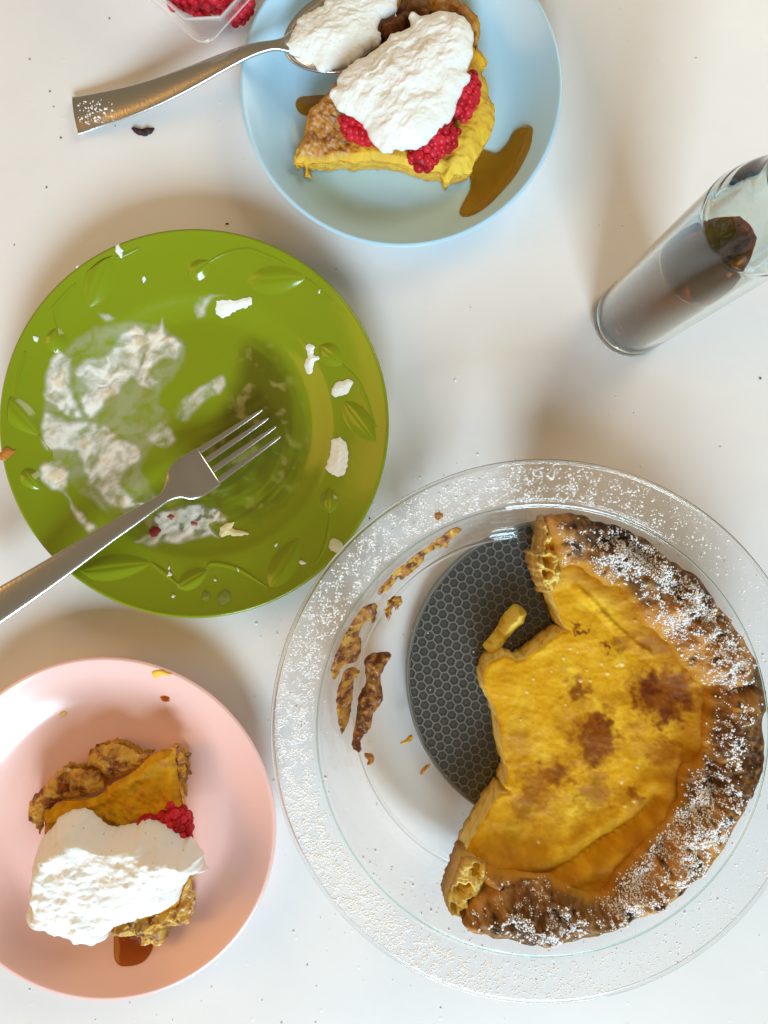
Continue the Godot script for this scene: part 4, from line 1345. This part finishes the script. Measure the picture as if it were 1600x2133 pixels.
func build_residue() -> void:
	smear([960, 460, 1060, 440, 1180, 530, 1250, 700, 1290, 860, 1280, 1020, 1210, 1150, 1090, 1250, 930, 1310, 760, 1335, 600, 1320, 480, 1260, 420, 1180, 520, 1100, 640, 1010, 700, 930, 780, 860, 850, 760, 900, 640, 930, 540], 0.0003, 0.14, "thin brown syrup film over the right of the green plate's well", "syrup_film", Color(0.10, 0.060, 0.006), 0.34)
	smear([300, 500, 420, 420, 600, 400, 720, 450, 760, 540, 700, 640, 640, 720, 700, 800, 640, 900, 580, 1010, 640, 1130, 560, 1200, 420, 1180, 300, 1080, 220, 960, 190, 800, 220, 640], 0.0002, 0.02, "milky translucent film of cream over the left of the green plate's well", "cream_smear", Color(0.70, 0.68, 0.50), 0.34)
	smear([440, 520, 480, 452, 560, 412, 610, 440, 645, 402, 672, 380, 662, 432, 702, 460, 742, 500, 712, 552, 650, 562, 612, 602, 642, 650, 600, 692, 520, 642, 470, 702, 400, 762, 370, 812, 332, 792, 312, 722, 310, 622, 342, 572, 400, 540], 0.0022, 0.45, "thick white cream smear highest on the green plate's well")
	smear([240, 545, 288, 540, 312, 582, 302, 652, 320, 742, 330, 802, 280, 802, 202, 742, 188, 702, 205, 622], 0.0018, 0.5, "white cream smear on the left slope of the green plate")
	smear([200, 780, 290, 802, 420, 822, 500, 882, 572, 932, 542, 992, 482, 1062, 562, 1132, 640, 1152, 580, 1166, 480, 1182, 400, 1122, 340, 1042, 312, 942, 290, 950, 202, 932, 178, 870], 0.0010, 0.38, "broad beige cream smear left of the fork head")
	smear([190, 990, 240, 970, 290, 1002, 302, 1062, 290, 1112, 350, 1182, 412, 1242, 380, 1268, 330, 1222, 282, 1132, 222, 1092, 178, 1042], 0.0018, 0.5, "narrow cream smear running down to the fork handle")
	smear([700, 752, 760, 690, 842, 640, 902, 618, 912, 682, 852, 722, 792, 782, 742, 822, 690, 802], 0.0003, 0.12, "faint translucent cream streak in the middle of the green plate")
	smear([640, 1180, 740, 1152, 842, 1150, 902, 1180, 920, 1222, 852, 1242, 902, 1292, 832, 1292, 702, 1322, 602, 1332, 540, 1302, 602, 1262, 572, 1232], 0.0006, 0.35, "frothy cream smear below the fork neck holding raspberry seeds")
	smear([780, 360, 800, 310, 850, 292, 930, 300, 860, 330, 830, 390, 800, 400], 0.0003, 0.05, "thin cream veil on the top slope of the green plate")
	smear([400, 390, 440, 376, 490, 402, 440, 420], 0.0006, 0.3, "small cream streak at the upper left slope of the green plate")
	smear([580, 850, 640, 812, 690, 830, 710, 890, 650, 930, 590, 900], 0.0003, 0.1, "faint cream ring left of the fork tines")
	blob([862, 330, 880, 310, 940, 312, 1012, 304, 1010, 335, 970, 345, 930, 360, 885, 376, 862, 356], 0.0022, "flat cream blob at the top of the green plate's well")
	blob([1240, 495, 1268, 500, 1282, 512, 1270, 535, 1296, 552, 1272, 568, 1268, 605, 1240, 612, 1234, 570, 1246, 540], 0.0020, "upright white cream blob on the right slope of the green plate")
	blob([1345, 700, 1362, 660, 1400, 645, 1434, 652, 1420, 690, 1380, 712], 0.0020, "smooth cream blob on the right rim of the green plate")
	blob([1345, 890, 1385, 880, 1412, 920, 1414, 985, 1392, 1036, 1350, 1032, 1322, 1005, 1340, 950], 0.0018, "ragged beige cream blob lowest on the right slope of green plate")
	blob([880, 1245, 930, 1228, 935, 1256, 1000, 1268, 970, 1284, 920, 1280, 884, 1290], 0.0018, "curly cream blob below the fork on the green plate's edge of the well", Color(0.84, 0.70, 0.40))
	blob(oval(500, 136, 13, 24, -0.2), 0.0016, "white cream drop on the top rim of the green plate")
	blob(oval(1368, 1318, 32, 25, 0.5), 0.0010, "pale translucent cream drop at the lower right rim of green plate", Color(0.62, 0.62, 0.40))
	blob(oval(1232, 1390, 14, 7, 0.3), 0.0010, "tiny cream drop inside the lower right leaf of the green plate")
	var speck_n := 0
	for s in [[585, 237, 9], [162, 488, 10], [683, 1408, 7], [686, 1438, 8], [711, 1525, 8], [335, 204, 6], [965, 1418, 5], [1300, 298, 6], [876, 1456, 4], [1120, 1318, 5]]:
		blob(oval(s[0], s[1], s[2], s[2] * 1.3), 0.0008, ["tiny white cream speck near the top of the green plate's rim, by the oval drop", "tiny white cream speck on the left rim of the green plate", "upper of two tiny cream specks below the fork on the green plate's rim", "lower of two tiny cream specks below the fork on the green plate's rim", "tiny cream speck at the very bottom of the green plate's rim", "tiny cream speck beside the upper left leaf of the green plate", "tiny cream speck left of the lowest upright leaf on the green plate", "tiny cream speck right of the horizontal top leaf on the green plate", "faint tiny cream speck between two bottom leaves of the green plate", "tiny cream speck above the lower right leaf of the green plate"][speck_n])
		speck_n += 1
	for s in [[841, 1524, 17], [918, 1530, 27]]:
		blob(oval(s[0], s[1], s[2], s[2]), 0.0009, "smaller clear greenish drop on the green plate's lower rim" if s[2] < 20 else "larger clear greenish drop on the green plate's lower rim", Color(0.22, 0.27, 0.04))
	blob([22, 950, 50, 928, 78, 938, 60, 965, 38, 980, 20, 970], 0.0022, "orange crust crumb on the left rim of the green plate", Color(0.55, 0.20, 0.02), "crust_crumb")
	for s in [[608, 1265, 21, 25, "dark red raspberry seed in the froth below the fork neck"], [670, 1204, 15, 12, "pale red raspberry seed nearest the fork neck"], [770, 1230, 15, 8, "reddish raspberry seed right of the other two in the froth"]]:
		blob(oval(s[0], s[1], s[2], s[3], 0.4), 0.0016, s[4], Color(0.26, 0.012, 0.014) if s[2] > 16 else Color(0.40, 0.08, 0.05), "raspberry_seed")

# ------------------------------------------------------------------ fork and spoon

func build_cutlery() -> void:
	var t := thing("fork", "steel dessert fork resting across the green plate", "fork")
	# pixels of a blown-up view of the green plate: x, y, height, half width in mm
	var z := func(x, y, h, w): return [x * 0.5125, 460 + y * 0.5125, h, w]
	obj("handle", bar_px([z.call(-150, 1655, 0.034, 8.4), z.call(0, 1560, 0.0325, 8.0), z.call(200, 1432, 0.0300, 6.7), z.call(420, 1285, 0.0265, 5.0), z.call(560, 1196, 0.0245, 3.8), z.call(640, 1145, 0.0230, 3.0), z.call(676, 1118, 0.0222, 3.3), z.call(706, 1092, 0.0212, 6.0), z.call(730, 1074, 0.0203, 9.6), z.call(765, 1050, 0.0190, 11.6), z.call(810, 1022, 0.0172, 11.9), z.call(850, 998, 0.0158, 11.8)], 0.0019, -0.08, 6, 20), M.steel, t)
	for i in 4:
		var k := (i - 1.5) / 1.5
		var ends := [[1068, 768], [1092, 802], [1124, 836], [1142, 876]]
		var b := Vector2(838, 1004) + Vector2(0.55, 0.83) * (k * 72.0)
		var e := Vector2(ends[i][0], ends[i][1])
		var q := func(f): return b.lerp(e, f)
		var st := []
		for f in [[-0.06, 0.0158, 1.75], [0.1, 0.0150, 1.65], [0.3, 0.0136, 1.55], [0.55, 0.0124, 1.40], [0.8, 0.0122, 1.1], [0.95, 0.0126, 0.8], [1.0, 0.0128, 0.45]]:
			var p: Vector2 = q.call(f[0])
			st.append(z.call(p.x, p.y, f[1], f[2]))
		obj("tine", bar_px(st, 0.0019, 0.0, 5, 12), M.steel, t)
	t = thing("spoon", "steel serving spoon full of cream leaning on the blue plate's rim", "spoon")
	obj("handle", bar_px([[157, 241, 0.0030, 10.6], [170, 238, 0.0034, 10.2], [215, 226, 0.0052, 9.2], [270, 211, 0.0082, 8.3], [330, 190, 0.0120, 7.2], [400, 160, 0.0170, 5.9], [460, 132, 0.0215, 4.6], [510, 110, 0.0250, 3.6], [545, 99, 0.0268, 2.9], [575, 94, 0.0272, 2.7], [600, 92, 0.0262, 4.5], [622, 86, 0.0240, 7.5]], 0.0024, -0.09, 6, 20), M.steel, t)
	# bowl: half an egg-shaped shell
	var c := P(708, 62, 0.025)
	var ax := (P2(800, 28, 0.025) - P2(604, 96, 0.025)).normalized()
	var v := PackedVector3Array()
	var ix := PackedInt32Array()
	var nu := 48
	var nv := 12
	for lay in 2:
		for j in nv + 1:
			var s := float(j) / nv
			for i in nu:
				var a := TAU * i / nu
				var q := Vector2(cos(a) * 0.0295, sin(a) * 0.0205 * (1.0 + 0.12 * cos(a)))
				q *= s * (1.0 if lay == 0 else 1.03)
				var y := 0.0245 - 0.0095 * (1.0 - pow(s, 2.2)) - (0.0 if lay == 0 else 0.0012)
				var w := q.x * ax + q.y * Vector2(-ax.y, ax.x)
				v.append(Vector3(c.x + w.x, y, c.z + w.y))
	for lay in 2:
		var b0 := lay * (nv + 1) * nu
		for j in nv:
			for i in nu:
				var a := b0 + j * nu + i
				var b := b0 + j * nu + (i + 1) % nu
				if lay == 0: ix.append_array([a, a + nu, b, b, a + nu, b + nu])
				else: ix.append_array([a, b, a + nu, b, b + nu, a + nu])
	var r0 := nv * nu
	var r1 := (nv + 1) * nu + nv * nu
	for i in nu:
		ix.append_array([r0 + i, r1 + i, r0 + (i + 1) % nu, r0 + (i + 1) % nu, r1 + i, r1 + (i + 1) % nu])
	obj("bowl", mk(v, ix), M.steel, t)
	var a := [228, 190, 268, 170, 300, 100, 320, 60, 372, 38, 420, 10, 470, -30, 700, -60, 770, -20, 762, 40, 700, 70, 680, 100, 696, 140, 690, 182, 640, 205, 580, 262, 520, 290, 450, 312, 418, 318, 380, 278, 340, 262, 300, 240, 262, 222]
	var poly := rough(spline(outline(a, 480, 0, 0.45, 0.029), 5), 0.0007, 300.0)
	var o := obj("whipped_cream", cream_sheet(poly, 0.0255, 0.0070, deg_to_rad(-20.0), 0.55, 31.0, 0.4), M.cream)
	tag(o, "scoop of whipped cream filling the spoon bowl", "whipped cream", "dollops of whipped cream")

# ------------------------------------------------------------------ small things on the table

func build_small() -> void:
	var nc: FastNoiseLite = N.c
	var a := [274, 266, 283, 264, 290, 267, 297, 267, 304, 265, 320, 266, 316, 275, 308, 279, 302, 283, 296, 280, 290, 281, 282, 276]
	var o := obj("burnt_crumb", sheet(rough(spline(outline(a, 0, 0, 1, 0.001), 4), 0.0005, 500.0), 0.0003, func(p: Vector2, d: float, m: float):
		var s := clampf(d / m, 0.0, 1.0)
		return Color(0, 0, 0, 0.0002 + 0.0016 * sqrt(s) * (1.0 + 0.6 * nc.get_noise_2d(p.x * 400.0, p.y * 400.0)))), M.char)
	tag(o, "dark burnt crumb on the table below the spoon handle", "crumb")
	# loose specks on the table: sugar dust and dark bits
	rng.seed = 909
	var at := PackedVector3Array()
	for i in 520:
		var p := P(rng.randf() * 1600.0, rng.randf() * 2133.0, 0.0)
		var k := sm(1150.0, 1700.0, (p.z * S + 1066.5)) * 0.6 + 0.08
		if rng.randf() < k: at.append(Vector3(p.x, 0.0001, p.z))
	for i in 420:
		var ang := rng.randf() * TAU
		var q := Vector2(dish_c.x, dish_c.z) + Vector2(cos(ang), sin(ang)) * (0.112 + 0.035 * absf(rng.randfn(0.0, 0.6)))
		at.append(Vector3(q.x, 0.0001, q.y))
	tag(grains(at, 0.0002, 0.0006, "powdered_sugar", 0.0), "stray powdered sugar specks on the white table", "powdered sugar", "", "stuff")
	at = PackedVector3Array()
	for i in 90:
		var q := P(150.0 + 62.0 * rng.randf() + 30.0 * rng.randf(), 208.0 + 50.0 * rng.randf(), 0.006)
		if absf(q.z - P(0, 232, 0.006).z) < 0.0065: at.append(Vector3(q.x, 0.0056 + 0.16 * maxf(q.x - P(185, 0, 0.006).x, -0.008), q.z))
	tag(grains(at, 0.00018, 0.00055, "powdered_sugar", 0.0), "white sugar flecks on the flared end of the spoon handle", "powdered sugar", "", "stuff")
	var st := SurfaceTool.new()
	var sp := SphereMesh.new()
	sp.radius = 1.0
	sp.height = 2.0
	sp.radial_segments = 6
	sp.rings = 3
	for s in [[473, 466, 3.4], [97, 390, 2.2], [62, 123, 2.0], [228, 38, 2.0], [104, 190, 2.2], [112, 222, 1.6], [127, 287, 2.4], [30, 510, 1.6], [1442, 1822, 1.8], [240, 262, 1.4], [1500, 930, 1.6], [1320, 860, 1.4], [700, 560, 1.5], [980, 640, 1.3], [1450, 120, 1.5], [1584, 788, 3.0], [640, 2010, 1.6], [770, 1080, 2.2], [840, 1322, 1.2]]:
		st.append_from(sp, 0, Transform3D(Basis.from_euler(Vector3(0, float(s[0]), 0)).scaled(Vector3(1.5, 0.6, 0.9) * (float(s[2]) * 0.7 / S)), P(s[0], s[1], 0.0003)))
	o = obj("crumbs", st.commit(), M.speck)
	tag(o, "tiny dark crumbs strewn over the white table", "crumbs", "", "stuff")
